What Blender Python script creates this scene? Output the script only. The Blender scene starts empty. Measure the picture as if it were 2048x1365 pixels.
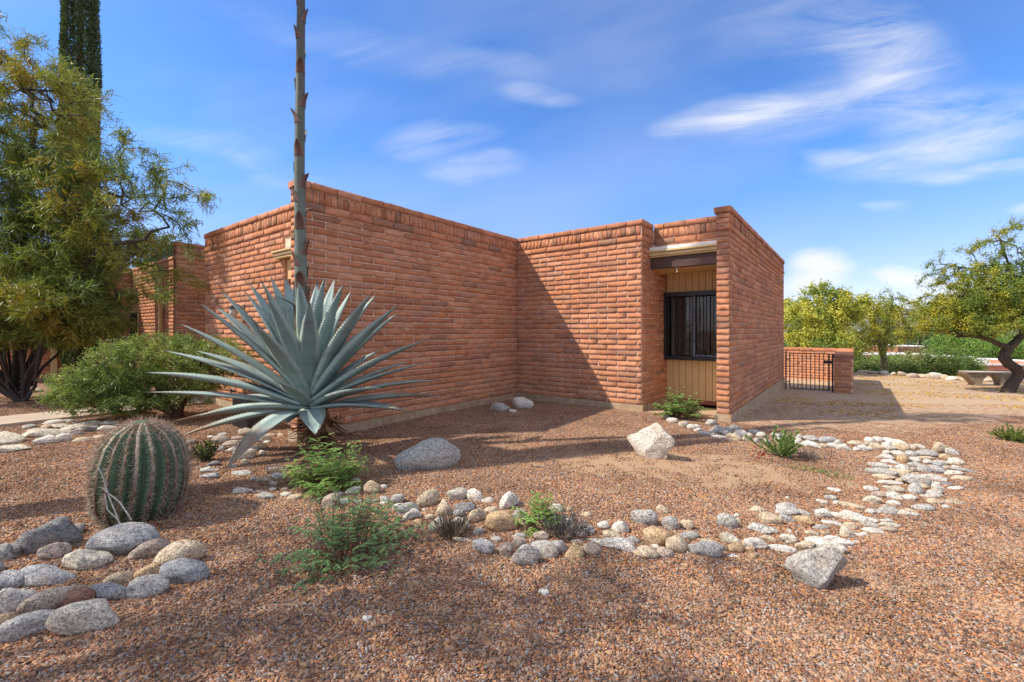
import bpy, bmesh, math, random
import numpy as np
from mathutils import Vector, Matrix, Euler
random.seed(7); rng = np.random.default_rng(7)
R = math.radians
# ------------------------------------------------------------------ camera, sky, sun, exposure
scn = bpy.context.scene
COL = scn.collection
F, CX, HY, CH = 890.0, 1024.0, 662.0, 1.53
cam = bpy.data.objects.new('camera', bpy.data.cameras.new('camera')); COL.objects.link(cam)
cam.location = (0, 0, CH); cam.rotation_euler = (R(90), 0, 0)
cam.data.sensor_width = 36; cam.data.lens = F/2048*36; cam.data.shift_y = (HY-682.5)/2048
cam.data.clip_start = .05; cam.data.clip_end = 30000
scn.camera = cam
SUN_H = Vector((3.375, .565, 0)).normalized()       # the way the light travels over the ground
SUN_EL = 46.2
sun_travel = Vector((SUN_H.x*math.cos(R(SUN_EL)), SUN_H.y*math.cos(R(SUN_EL)), -math.sin(R(SUN_EL))))
sl = bpy.data.lights.new('sun', 'SUN'); sun = bpy.data.objects.new('sun', sl); COL.objects.link(sun)
sun.rotation_euler = sun_travel.to_track_quat('-Z', 'Y').to_euler()
sun.location = (-20, -4, 20)
sl.energy = 3.7; sl.angle = R(.55); sl.color = (1, .91, .77)
world = bpy.data.worlds.new('World'); scn.world = world; world.use_nodes = True
def sky_nodes():
    nt = world.node_tree; N = nt.nodes; L = nt.links; N.clear()
    out = N.new('ShaderNodeOutputWorld'); bg = N.new('ShaderNodeBackground'); bg.inputs[1].default_value = .15
    sky = N.new('ShaderNodeTexSky'); sky.sky_type = 'NISHITA'; sky.sun_disc = False
    d = -sun_travel
    sky.sun_elevation = R(SUN_EL); sky.sun_rotation = math.atan2(d.x, d.y)
    sky.altitude = 800; sky.air_density = 1.0; sky.dust_density = .6; sky.ozone_density = 2.2
    tint = N.new('ShaderNodeMix'); tint.data_type = 'RGBA'; tint.blend_type = 'MULTIPLY'; tint.inputs[0].default_value = 1
    L.new(sky.outputs[0], tint.inputs[6])
    tc = N.new('ShaderNodeTexCoord'); sep = N.new('ShaderNodeSeparateXYZ'); L.new(tc.outputs['Generated'], sep.inputs[0])
    def m(op, a, b=None, c=None, clamp=False):
        n = N.new('ShaderNodeMath'); n.operation = op; n.use_clamp = clamp
        for i, v in enumerate((a, b, c)):
            if v is None: continue
            if isinstance(v, (int, float)): n.inputs[i].default_value = v
            else: L.new(v, n.inputs[i])
        return n.outputs[0]
    tm = N.new('ShaderNodeMix'); tm.data_type = 'RGBA'; mr = N.new('ShaderNodeMapRange'); mr.interpolation_type = 'SMOOTHSTEP'; L.new(sep.outputs[2], mr.inputs[0]); mr.inputs[1].default_value = .04; mr.inputs[2].default_value = .34
    L.new(mr.outputs[0], tm.inputs[0]); tm.inputs[6].default_value = SKY_LOW; tm.inputs[7].default_value = SKY_TINT; L.new(tm.outputs[2], tint.inputs[7])
    ya = m('MAXIMUM', m('ABSOLUTE', sep.outputs[1]), .12)
    px = m('DIVIDE', sep.outputs[0], ya); pz = m('DIVIDE', sep.outputs[2], ya)     # directions of cloud banks on the sky
    def noise(sx, sy, scale, det, rough=.6, dist=0.0, off=0.0, shear=0.0):
        cb = N.new('ShaderNodeCombineXYZ')
        L.new(m('MULTIPLY', px, sx), cb.inputs[0]); L.new(m('MULTIPLY', m('ADD', pz, m('MULTIPLY', px, shear)), sy), cb.inputs[1]); cb.inputs[2].default_value = off
        n = N.new('ShaderNodeTexNoise'); n.inputs['Scale'].default_value = scale; n.inputs['Detail'].default_value = det
        n.inputs['Roughness'].default_value = rough; n.inputs['Distortion'].default_value = dist
        L.new(cb.outputs[0], n.inputs['Vector']); return n.outputs[0]
    wob = noise(1, 1.6, 2.2, 3, .5, 0, 4.2)
    fine = noise(1, 5.2, 1.9, 10, .66, .8, 1.3, -.17)
    soft = noise(1, 2.6, 1.2, 3, .5, .3, 7.7, -.2)
    def blob(cx, cy, rx, ry, ang, amp, pw=1.5):   # photograph pixels -> direction
        X0, Z0 = (cx-CX)/F, (HY-cy)/F; rx /= F; ry /= F
        dx = m('SUBTRACT', m('ADD', px, m('MULTIPLY', m('SUBTRACT', wob, .5), .34)), X0)
        dz = m('SUBTRACT', m('ADD', pz, m('MULTIPLY', m('SUBTRACT', wob, .5), .16)), Z0)
        c, s = math.cos(R(ang)), math.sin(R(ang))
        a = m('DIVIDE', m('ADD', m('MULTIPLY', dx, c), m('MULTIPLY', dz, s)), rx)
        b = m('DIVIDE', m('SUBTRACT', m('MULTIPLY', dz, c), m('MULTIPLY', dx, s)), ry)
        r2 = m('ADD', m('MULTIPLY', a, a), m('MULTIPLY', b, b))
        return m('MULTIPLY', m('POWER', m('SUBTRACT', 1, r2, clamp=True), pw), amp)
    tot = None
    for bl in CLOUDS:
        q = blob(*bl); tot = q if tot is None else m('ADD', tot, q)
    streak = m('MULTIPLY', tot, m('ADD', m('MULTIPLY', m('SUBTRACT', fine, .37), 2.2), .10, clamp=True))
    thin = m('MULTIPLY', m('SUBTRACT', soft, .48, clamp=True), .6)
    # low puffy cloud bank along the horizon
    pf = noise(1, 1.9, 7.5, 6, .58, 0, 2.9)
    band = None
    for bl in PUFFS:
        q = blob(*bl); band = q if band is None else m('ADD', band, q)
    puff = m('MULTIPLY', m('SUBTRACT', m('ADD', band, m('MULTIPLY', pf, .9)), .74, clamp=True), 1.9, clamp=True)
    dens = m('MAXIMUM', m('ADD', streak, thin, clamp=True), puff)
    # the cirrus sheet overhead and behind is added out of view to brighten the shade
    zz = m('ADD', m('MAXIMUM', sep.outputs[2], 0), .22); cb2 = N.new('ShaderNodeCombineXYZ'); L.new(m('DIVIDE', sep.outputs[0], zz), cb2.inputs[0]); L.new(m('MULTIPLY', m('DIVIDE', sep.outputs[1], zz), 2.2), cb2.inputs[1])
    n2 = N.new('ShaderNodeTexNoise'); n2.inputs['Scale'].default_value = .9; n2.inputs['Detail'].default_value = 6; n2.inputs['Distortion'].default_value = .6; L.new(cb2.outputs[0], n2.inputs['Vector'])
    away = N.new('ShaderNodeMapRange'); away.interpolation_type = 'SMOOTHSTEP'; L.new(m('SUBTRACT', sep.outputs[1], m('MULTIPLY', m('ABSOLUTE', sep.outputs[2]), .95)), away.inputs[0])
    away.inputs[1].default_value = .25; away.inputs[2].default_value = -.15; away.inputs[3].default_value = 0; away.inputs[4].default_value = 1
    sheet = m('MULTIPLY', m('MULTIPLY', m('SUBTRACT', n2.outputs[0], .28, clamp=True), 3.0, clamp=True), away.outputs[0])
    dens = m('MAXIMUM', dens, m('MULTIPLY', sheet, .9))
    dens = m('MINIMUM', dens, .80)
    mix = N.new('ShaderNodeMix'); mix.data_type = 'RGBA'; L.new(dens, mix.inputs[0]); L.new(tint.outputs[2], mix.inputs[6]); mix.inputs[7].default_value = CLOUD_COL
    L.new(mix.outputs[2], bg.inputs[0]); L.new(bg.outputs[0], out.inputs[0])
SKY_TINT = (.50, .76, 1.09, 1); SKY_LOW = (.70, .63, .84, 1)
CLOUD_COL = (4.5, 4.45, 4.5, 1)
CLOUDS = [(1100, 180, 130, 26, 0, .62), (880, 272, 130, 40, 4, .6), (965, 328, 100, 30, -4, .5), (960, 125, 200, 34, -6, .22),
          (1450, 235, 150, 45, 10, .8), (1640, 215, 280, 70, 16, .6), (1800, 120, 190, 130, -35, .6), (1700, 60, 280, 130, -10, .42), (1950, 240, 260, 90, 4, .85),
          (1800, 320, 260, 50, 8, .8), (1960, 345, 240, 22, 8, .9), (1640, 325, 90, 20, 0, .6), (1760, 417, 70, 14, 2, .8), (2060, 412, 50, 14, 10, 1.1),
          (700, 90, 400, 50, -10, .22), (400, 300, 300, 40, -6, .3), (500, 330, 240, 20, -8, .25)]
PUFFS = [(1600, 550, 90, 60, 0, .8), (1790, 575, 150, 42, 0, .75), (1960, 590, 170, 36, 0, .6), (1480, 600, 200, 40, 0, .5), (400, 620, 900, 26, 0, .4)]
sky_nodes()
scn.view_settings.view_transform = 'Standard'; scn.view_settings.look = 'None'
scn.view_settings.gamma = 1; scn.view_settings.use_curve_mapping = False
scn.view_settings.exposure = 0.65
try: scn.cycles.max_bounces = 6; scn.cycles.transparent_max_bounces = 6
except Exception: pass

# ------------------------------------------------------------------ helpers
HOUSE_A = R(-37.4)
UX = np.array([math.cos(HOUSE_A), math.sin(HOUSE_A)]); VX = np.array([-math.sin(HOUSE_A), math.cos(HOUSE_A)])
P2 = np.array([.114, 10.16])
def W(u, v): p = P2 + u*UX + v*VX; return float(p[0]), float(p[1])
def UV(x, y):
    dx, dy = x-P2[0], y-P2[1]
    return dx*UX[0]+dy*UX[1], dx*VX[0]+dy*VX[1]
def sstep(a, b, x):
    t = np.clip((x-a)/(b-a), 0, 1); return t*t*(3-2*t)
def hashn(i, j, s):
    n = (i*374761393 + j*668265263 + s*2147483647) & 0xffffffff
    n = ((n ^ (n >> 13))*1274126177) & 0xffffffff
    return ((n ^ (n >> 16)) & 0xffff)/65535.0
def vnoise(x, y, s=0):
    x = np.asarray(x, float); y = np.asarray(y, float)
    i = np.floor(x).astype(np.int64); j = np.floor(y).astype(np.int64); fx = x-i; fy = y-j
    fx = fx*fx*(3-2*fx); fy = fy*fy*(3-2*fy)
    a, b, c, d = hashn(i, j, s), hashn(i+1, j, s), hashn(i, j+1, s), hashn(i+1, j+1, s)
    return (a*(1-fx)+b*fx)*(1-fy)+(c*(1-fx)+d*fx)*fy
def hgt(x, y):
    x = np.asarray(x, float); y = np.asarray(y, float)
    u, v = UV(x, y)
    right = sstep(2.0, 6.0, x)
    h = -.030*np.clip(v-.2, 0, 11.2)*sstep(-.5, 1.5, v)*sstep(0, 5, x)
    t = np.maximum(0, (y-(20.6-.45*(x-14.7)))*.91-.2)
    h = h - right*(np.minimum(.36*t, 7.5) + .004*np.clip(t-20, 0, 1500))*sstep(0, 1.2, t)
    mound = .05*np.exp(-(((x-2.2)/1.6)**2+((y-5.0)/1.0)**2))
    near = np.exp(-((x/14)**2+(y/14)**2))
    return h + mound + near*(.05*(vnoise(x*.6, y*.6, 3)-.5) + .02*(vnoise(x*2.3, y*2.3, 5)-.5))
def H(x, y): return float(hgt(x, y))
def g(px, py, lift=0.0):
    """world point on the ground whose picture position is (px, py)"""
    s = max(py-HY, 3)/F; d = np.arange(1.0, 40, .25)
    for _ in range(3):
        below = CH-s*d <= hgt((px-CX)/F*d, d)+lift; k = int(np.argmax(below)) if below.any() else len(d)-1
        a, b = d[max(k-1, 0)], d[k]; d = np.linspace(a, b, 25)
    d = float(b); return Vector(((px-CX)/F*d, d, H((px-CX)/F*d, d)))
def at(px, py, d): return Vector(((px-CX)/F*d, d, CH+(HY-py)/F*d))

def tag(o, label=None, cat=None, group=None, kind=None):
    if label: o['label'] = label
    if cat: o['category'] = cat
    if group: o['group'] = group
    if kind: o['kind'] = kind
    return o
def empty(name, loc=(0, 0, 0), rz=0, **k):
    o = bpy.data.objects.new(name, None); COL.objects.link(o); o.location = loc; o.rotation_euler = (0, 0, rz); o.empty_display_size = .1
    return tag(o, **k)
def link(name, me, mat=None, parent=None, **k):
    o = bpy.data.objects.new(name, me); COL.objects.link(o)
    if mat is not None and not me.materials: me.materials.append(mat)
    if parent: o.parent = parent
    return tag(o, **k)
def mesh(name, V, faces, col=None, smooth=False):
    """V (n,3); faces: list of lists or list of int arrays (each (m,k)); col per vertex (n,3)"""
    me = bpy.data.meshes.new(name)
    V = np.asarray(V, np.float32).reshape(-1, 3)
    if isinstance(faces, np.ndarray): faces = [faces]
    if len(faces) and isinstance(faces[0], np.ndarray):
        fl = [f for f in faces if len(f)]
        tot = sum(f.size for f in fl); nf = sum(len(f) for f in fl)
        me.vertices.add(len(V)); me.vertices.foreach_set('co', V.ravel())
        me.loops.add(tot); me.loops.foreach_set('vertex_index', np.concatenate([f.ravel() for f in fl]).astype(np.int32))
        me.polygons.add(nf)
        sizes = np.concatenate([np.full(len(f), f.shape[1]) for f in fl])
        starts = np.concatenate([[0], np.cumsum(sizes)[:-1]]).astype(np.int32)
        me.polygons.foreach_set('loop_start', starts)
        try: me.polygons.foreach_set('loop_total', sizes.astype(np.int32))
        except Exception: pass
        me.update(calc_edges=True)
    else:
        me.from_pydata([tuple(map(float, p)) for p in V], [], [tuple(f) for f in faces]); me.update()
    if col is not None:
        c = np.ones((len(V), 4), np.float32); c[:, :3] = col
        a = me.color_attributes.new('Col', 'FLOAT_COLOR', 'POINT'); a.data.foreach_set('color', c.ravel())
    if smooth: me.polygons.foreach_set('use_smooth', np.ones(len(me.polygons), bool))
    return me
class MB:
    """collects boxes and tubes into one mesh"""
    def __init__(s): s.v = []; s.f = []
    def box(s, a, b, M=None):
        n = len(s.v); x0, y0, z0 = a; x1, y1, z1 = b
        P = [(x0, y0, z0), (x1, y0, z0), (x1, y1, z0), (x0, y1, z0), (x0, y0, z1), (x1, y0, z1), (x1, y1, z1), (x0, y1, z1)]
        if M is not None: P = [tuple(M @ Vector(p)) for p in P]
        s.v += P; s.f += [tuple(n+i for i in q) for q in ((3, 2, 1, 0), (4, 5, 6, 7), (0, 1, 5, 4), (1, 2, 6, 5), (2, 3, 7, 6), (3, 0, 4, 7))]
        return s
    def tube(s, pts, rad, k=8, cap=True):
        n = len(s.v); pts = [Vector(p) for p in pts]; m = len(pts)
        rad = [rad]*m if isinstance(rad, (int, float)) else rad
        ref = None
        for i, p in enumerate(pts):
            t = (pts[min(i+1, m-1)]-pts[max(i-1, 0)]).normalized()
            if ref is None: ref = t.orthogonal().normalized()
            ref = (ref - t*ref.dot(t)).normalized(); b = t.cross(ref)
            for j in range(k):
                a = 2*math.pi*j/k; s.v.append(tuple(p+(ref*math.cos(a)+b*math.sin(a))*rad[i]))
        for i in range(m-1):
            for j in range(k): s.f.append((n+i*k+j, n+i*k+(j+1) % k, n+(i+1)*k+(j+1) % k, n+(i+1)*k+j))
        if cap: s.f.append(tuple(n+j for j in range(k))[::-1]); s.f.append(tuple(n+(m-1)*k+j for j in range(k)))
        return s
    def lathe(s, prof, k=16, c=(0, 0, 0)):
        n = len(s.v)
        for r, z in prof:
            for j in range(k): a = 2*math.pi*j/k; s.v.append((c[0]+r*math.cos(a), c[1]+r*math.sin(a), c[2]+z))
        for i in range(len(prof)-1):
            for j in range(k): s.f.append((n+i*k+j, n+i*k+(j+1) % k, n+(i+1)*k+(j+1) % k, n+(i+1)*k+j))
        s.f.append(tuple(n+j for j in range(k))[::-1]); s.f.append(tuple(n+(len(prof)-1)*k+j for j in range(k)))
        return s
    def build(s, name, mat, parent=None, bevel=0, smooth=False, **k):
        me = bpy.data.meshes.new(name); me.from_pydata(s.v, [], s.f); me.update()
        if bevel:
            bm = bmesh.new(); bm.from_mesh(me)
            bmesh.ops.bevel(bm, geom=bm.edges[:], offset=bevel, segments=1, affect='EDGES'); bm.to_mesh(me); bm.free()
        if smooth: me.polygons.foreach_set('use_smooth', np.ones(len(me.polygons), bool))
        return link(name, me, mat, parent, **k)

# ------------------------------------------------------------------ materials
class NT:
    def __init__(s, name):
        s.m = bpy.data.materials.new(name); s.m.use_nodes = True; s.t = s.m.node_tree; s.t.nodes.clear()
        s.out = s.n('ShaderNodeOutputMaterial'); s.b = s.n('ShaderNodeBsdfPrincipled'); s.l(s.b.outputs[0], s.out.inputs[0])
    def n(s, t, **k):
        q = s.t.nodes.new(t)
        for a, v in k.items(): setattr(q, a, v)
        return q
    def l(s, a, b): s.t.links.new(a, b)
    def inp(s, node, i, v):
        if v is None: return
        if hasattr(v, 'links') or hasattr(v, 'is_linked') and not isinstance(v, (tuple, list)): s.l(v, node.inputs[i])
        else: node.inputs[i].default_value = v
    def pos(s, kind='pos'):
        if kind == 'pos': return s.n('ShaderNodeNewGeometry').outputs['Position']
        return s.n('ShaderNodeTexCoord').outputs['Object']
    def scale(s, vec, sc):
        q = s.n('ShaderNodeVectorMath', operation='MULTIPLY'); s.l(vec, q.inputs[0]); q.inputs[1].default_value = sc; return q.outputs[0]
    def noise(s, vec, scale, det=4, rough=.55, dist=0, out=0):
        q = s.n('ShaderNodeTexNoise'); s.l(vec, q.inputs['Vector']); q.inputs['Scale'].default_value = scale
        q.inputs['Detail'].default_value = det; q.inputs['Roughness'].default_value = rough; q.inputs['Distortion'].default_value = dist
        return q.outputs[out]
    def voro(s, vec, scale, feature='F1', out='Distance', rnd=1):
        q = s.n('ShaderNodeTexVoronoi', feature=feature); s.l(vec, q.inputs['Vector']); q.inputs['Scale'].default_value = scale
        q.inputs['Randomness'].default_value = rnd; return q.outputs[out]
    def math(s, op, a, b=None, clamp=False):
        q = s.n('ShaderNodeMath', operation=op, use_clamp=clamp); s.inp(q, 0, a); s.inp(q, 1, b); return q.outputs[0]
    def ramp(s, f, stops, interp='LINEAR'):
        q = s.n('ShaderNodeValToRGB'); s.l(f, q.inputs[0]); q.color_ramp.interpolation = interp
        e = q.color_ramp.elements
        while len(e) < len(stops): e.new(.5)
        for el, (p, c) in zip(e, stops): el.position = p; el.color = (*c, 1) if len(c) == 3 else c
        return q.outputs[0]
    def rng(s, f, a, b, c=0, d=1):
        q = s.n('ShaderNodeMapRange'); s.l(f, q.inputs[0]); q.inputs[1].default_value = a; q.inputs[2].default_value = b
        q.inputs[3].default_value = c; q.inputs[4].default_value = d; return q.outputs[0]
    def mix(s, f, a, b, mode='MIX'):
        q = s.n('ShaderNodeMix', data_type='RGBA', blend_type=mode); s.inp(q, 0, f)
        for i, v in ((6, a), (7, b)):
            if isinstance(v, tuple): v = (*v, 1) if len(v) == 3 else v
            s.inp(q, i, v)
        return q.outputs[2]
    def attr(s, name, out='Color'): q = s.n('ShaderNodeAttribute'); q.attribute_name = name; return q.outputs[out]
    def bump(s, h, strength, dist=.01):
        q = s.n('ShaderNodeBump'); s.l(h, q.inputs['Height']); q.inputs['Strength'].default_value = strength; q.inputs['Distance'].default_value = dist
        s.l(q.outputs[0], s.b.inputs['Normal']); return q
    def fin(s, col, rough=.8, spec=.3):
        s.inp(s.b, 'Base Color', (*col, 1) if isinstance(col, tuple) and len(col) == 3 else col); s.inp(s.b, 'Roughness', rough)
        s.b.inputs['Specular IOR Level'].default_value = spec
        return s.m
def simple(name, col, rough=.7, spec=.3, var=.15, scale=8, bump=.2, metal=0, bscale=60):
    t = NT(name); p = t.pos(); n = t.noise(p, scale, 5)
    c = t.mix(t.rng(n, .3, .7), tuple(x*(1-var) for x in col), tuple(min(1, x*(1+var)) for x in col))
    t.b.inputs['Metallic'].default_value = metal
    if bump: t.bump(t.noise(p, bscale, 4), bump, .004)
    return t.fin(c, rough, spec)
M = {}
def mat_brick():
    t = NT('slump_brick'); p = t.pos(); a = t.attr('Col')
    n = t.noise(p, 9, 5, .6); n2 = t.noise(p, 55, 4, .6); n3 = t.noise(p, 1.1, 3)
    c = t.mix(1.0, a, t.ramp(n, [(.3, (.80, .78, .76)), (.7, (1.14, 1.14, 1.14))]), 'MULTIPLY')
    c = t.mix(t.rng(n2, .55, .78, 0, .30), c, (.25, .09, .04))
    c = t.mix(t.rng(n3, .5, .8, 0, .18), c, (.52, .30, .20))
    pale = t.noise(t.scale(p, (1, 1, 1)), 23, 6, .7)
    c = t.mix(t.rng(pale, .60, .80, 0, .45), c, (.56, .36, .25))
    bs = t.noise(t.scale(p, (1, 1, 3.2)), 2.6, 5, .7)
    c = t.mix(t.rng(bs, .57, .70, 0, .62), c, (.20, .125, .10))
    sx = t.n('ShaderNodeSeparateXYZ'); t.l(p, sx.inputs[0])
    c = t.mix(t.math('MULTIPLY', t.rng(sx.outputs[2], .1, .75, .35, 0), t.rng(n, .35, .65)), c, (.46, .27, .16))   # splashed soil at the foot
    t.bump(t.math('ADD', t.math('MULTIPLY', n2, .5), t.noise(p, 26, 5, .65)), 1.0, .012)
    return t.fin(c, .92, .12)
M['brick'] = mat_brick()
def mat_mortar():
    t = NT('mortar'); p = t.pos(); n = t.noise(p, 30, 4)
    c = t.mix(t.rng(n, .3, .7), (.70, .52, .40), (.86, .68, .54)); t.bump(t.noise(p, 90, 4), .6, .006); return t.fin(c, .95, .1)
M['mortar'] = mat_mortar()
def mat_conc():
    t = NT('stem_concrete'); p = t.pos(); n = t.noise(p, 5, 6, .65); n2 = t.noise(t.scale(p, (1, 1, .3)), 14, 4)
    c = t.ramp(n, [(.3, (.30, .205, .125)), (.5, (.41, .31, .21)), (.7, (.50, .40, .29))])
    c = t.mix(t.rng(n2, .5, .7, 0, .5), c, (.36, .17, .08)); t.bump(t.noise(p, 50, 5), .5, .006); return t.fin(c, .9, .2)
M['concrete'] = mat_conc()
M['path'] = simple('path_concrete', (.47, .37, .29), .9, .2, .1, 3, .3)
M['beige'] = simple('beige_paint', (.66, .44, .21), .6, .3, .06, 5, .1)
M['cream'] = simple('cream_paint', (.66, .50, .26), .5, .35, .08, 5, .1)
M['white'] = simple('white_roof_coating', (.78, .77, .74), .6, .3, .06, 4, .15)
M['brownbeam'] = simple('brown_beam_paint', (.085, .045, .035), .55, .35, .12, 8, .2)
M['iron'] = simple('black_iron', (.012, .012, .013), .42, .5, .2, 30, .1)
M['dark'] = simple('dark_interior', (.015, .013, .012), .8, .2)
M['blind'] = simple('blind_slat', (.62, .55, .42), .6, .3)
M['blind_shaded'] = simple('shaded_blind_slat', (.22, .19, .155), .6, .3)  # darker copy of the slat colour, shade painted in
M['bluegrey'] = simple('blue_grey_frame', (.18, .22, .28), .4, .5, .1)
M['brass'] = simple('aged_bronze', (.20, .17, .13), .5, .5, .3, 30, .3)
M['wood'] = simple('old_wood', (.20, .10, .045), .8, .2, .3, 12, .4)
M['lampglass'] = simple('frosted_lamp_glass', (.42, .40, .34), .3, .5)
def mat_glass():
    t = NT('window_glass'); tr = t.n('ShaderNodeBsdfTransparent'); tr.inputs[0].default_value = (.72, .74, .74, 1); gl = t.n('ShaderNodeBsdfGlossy'); gl.inputs['Roughness'].default_value = .02
    fr = t.n('ShaderNodeFresnel'); fr.inputs[0].default_value = 1.5; ms = t.n('ShaderNodeMixShader'); t.l(fr.outputs[0], ms.inputs[0]); t.l(tr.outputs[0], ms.inputs[1]); t.l(gl.outputs[0], ms.inputs[2]); t.l(ms.outputs[0], t.out.inputs[0])
    return t.m
M['glass'] = mat_glass()
def mat_attr(name, rough=.7, spec=.3, trans=0.0, nscale=40, namt=.25, bump=0, sub=0):
    t = NT(name); a = t.attr('Col'); p = t.pos()
    c = t.mix(1.0, a, t.ramp(t.noise(p, nscale, 3), [(.3, (1-namt,)*3), (.7, (1+namt,)*3)]), 'MULTIPLY')
    if bump: t.bump(t.noise(p, nscale*2, 4), bump, .01)
    t.fin(c, rough, spec)
    if trans:
        tr = t.n('ShaderNodeBsdfTranslucent'); t.l(t.mix(1.0, c, (1.1, 1.25, .6), 'MULTIPLY'), tr.inputs[0])
        ms = t.n('ShaderNodeMixShader'); ms.inputs[0].default_value = trans
        t.l(t.b.outputs[0], ms.inputs[1]); t.l(tr.outputs[0], ms.inputs[2]); t.l(ms.outputs[0], t.out.inputs[0])
    return t.m
M['leaf'] = mat_attr('leaves', .5, .35, .30, 5, .2)
M['leafdry'] = mat_attr('dry_foliage', .8, .15, .1, 8, .25)
M['bark'] = mat_attr('bark', .9, .15, 0, 30, .45, .8)
M['agave'] = mat_attr('agave_skin', .55, .3, 0, 22, .10, .12)
M['cactus'] = mat_attr('cactus_skin', .55, .35, 0, 24, .14, .25)
M['spine'] = mat_attr('spines', .6, .3, 0, 30, .2)
def mat_pebble():
    t = NT('pebbles'); a = t.attr('Col'); p = t.pos()
    c = t.mix(1.0, a, t.ramp(t.noise(p, 160, 3), [(.3, (.72,)*3), (.7, (1.28,)*3)]), 'MULTIPLY')
    c = t.mix(1.0, c, t.ramp(t.noise(p, 1.3, 5, .65), [(.34, (.70, .66, .62)), (.5, (1, 1, 1)), (.66, (1.16, 1.12, 1.06))]), 'MULTIPLY')
    c = t.mix(t.rng(t.noise(p, 2.1, 5, .7), .50, .70, 0, .55), c, (.46, .30, .19))     # dust settled on the chips in patches
    return t.fin(c, .88, .2)
M['pebble'] = mat_pebble()
def mat_rock():
    t = NT('river_stone'); p = t.pos(); oi = t.n('ShaderNodeObjectInfo'); rot = t.n('ShaderNodeVectorRotate', rotation_type='EULER_XYZ')
    t.l(p, rot.inputs[0]); cb = t.n('ShaderNodeCombineXYZ')
    t.l(t.math('MULTIPLY', oi.outputs['Random'], 6.0), cb.inputs[0]); t.l(t.math('MULTIPLY', oi.outputs['Random'], 11.0), cb.inputs[2]); t.l(cb.outputs[0], rot.inputs['Rotation'])
    r = rot.outputs[0]
    sp = t.noise(r, 110, 4, .8); sp2 = t.noise(r, 42, 5, .75); band = t.noise(t.scale(r, (1, 1, 5)), 14, 6, .65, .4); big = t.noise(r, 6, 4)
    c = t.mix(1.0, oi.outputs['Color'], t.ramp(sp, [(.38, (.22, .22, .23)), (.48, (.85, .85, .85)), (.6, (1.22, 1.2, 1.17))]), 'MULTIPLY')
    c = t.mix(1.0, c, t.ramp(sp2, [(.36, (.50, .49, .48)), (.5, (1, 1, 1)), (.66, (1.15, 1.13, 1.1))]), 'MULTIPLY')
    c = t.mix(1.0, c, t.ramp(band, [(.3, (.62, .62, .63)), (.5, (1, 1, 1)), (.72, (1.15, 1.13, 1.1))]), 'MULTIPLY')
    c = t.mix(t.rng(big, .52, .72, 0, .40), c, (.42, .27, .16))
    g_ = t.n('ShaderNodeTexCoord').outputs['Generated']; sx = t.n('ShaderNodeSeparateXYZ'); t.l(g_, sx.inputs[0])
    c = t.mix(t.rng(t.math('ADD', sx.outputs[2], t.math('MULTIPLY', big, .25)), .30, .46, .4, 0), c, (.33, .17, .09))   # soil stain at the foot
    t.bump(t.math('ADD', t.noise(r, 24, 8, .75), t.math('MULTIPLY', band, .8)), .8, .022)
    return t.fin(c, .88, .2)
M['rock'] = mat_rock()
# ------------------------------------------------------------------ ground
def sandy(x, y):
    """1 where bare sand shows through the gravel"""
    x = np.asarray(x, float); y = np.asarray(y, float)
    def e(cx, cy, rx, ry): return np.exp(-(((x-cx)/rx)**2+((y-cy)/ry)**2))
    s = .9*e(2.0, 5.0, 1.5, .5)+.7*e(1.1, 5.2, .9, .5)+.8*e(2.6, 4.4, .9, .35)+.6*e(.4, 6.6, 1.0, .25)+.35*e(-1.2, 3.0, .6, .25)+.3*e(.3, 2.6, .9, .2)+.5*e(3.2, 6.2, 1.2, .35)
    s = s + (vnoise(x*3, y*3, 11)-.5)*.7*np.clip(s*2, 0, 1) + (vnoise(x*9, y*9, 12)-.5)*.5*np.clip(s*2, 0, 1)
    return np.clip(s*.8, 0, 1)
def yard(x, y):
    """1 in the pale decomposed-granite side yard behind the stone border"""
    x = np.asarray(x, float); y = np.asarray(y, float)
    bx = np.array([2.2, 3.6, 4.6, 5.2, 6.2, 7.6, 9.5, 14]); by = np.array([8.2, 7.35, 6.7, 6.3, 6.6, 7.3, 8.3, 10.5])
    line = np.interp(x, bx, by)
    return sstep(-.15, .35, y-line+(vnoise(x*2, y*2, 9)-.5)*.5)*sstep(1.8, 2.6, x)
def pink(x, y): return sstep(5.2, 7.5, np.asarray(x, float)+0*y)
def axis(a, b, step, lo, hi):
    c = list(np.arange(a, b+1e-6, step)); s = step
    x = b
    while x < hi: s *= 1.28; x += s; c.append(x)
    s = step; x = a; l = []
    while x > lo: s *= 1.28; x -= s; l.append(x)
    return np.array(l[::-1]+c)
xs = axis(-10, 12, .09, -14000, 14000); ys = axis(1, 15, .09, -3000, 14000)
gx, gy = np.meshgrid(xs, ys); gx, gy = gx.ravel(), gy.ravel()
gz = hgt(gx, gy)
nx_, ny_ = len(xs), len(ys)
ii = (np.arange(ny_-1)[:, None]*nx_+np.arange(nx_-1)[None, :]).ravel()
quads = np.stack([ii, ii+1, ii+1+nx_, ii+nx_], 1)
sc = np.stack([sandy(gx, gy), yard(gx, gy), pink(gx, gy)], 1)
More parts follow.
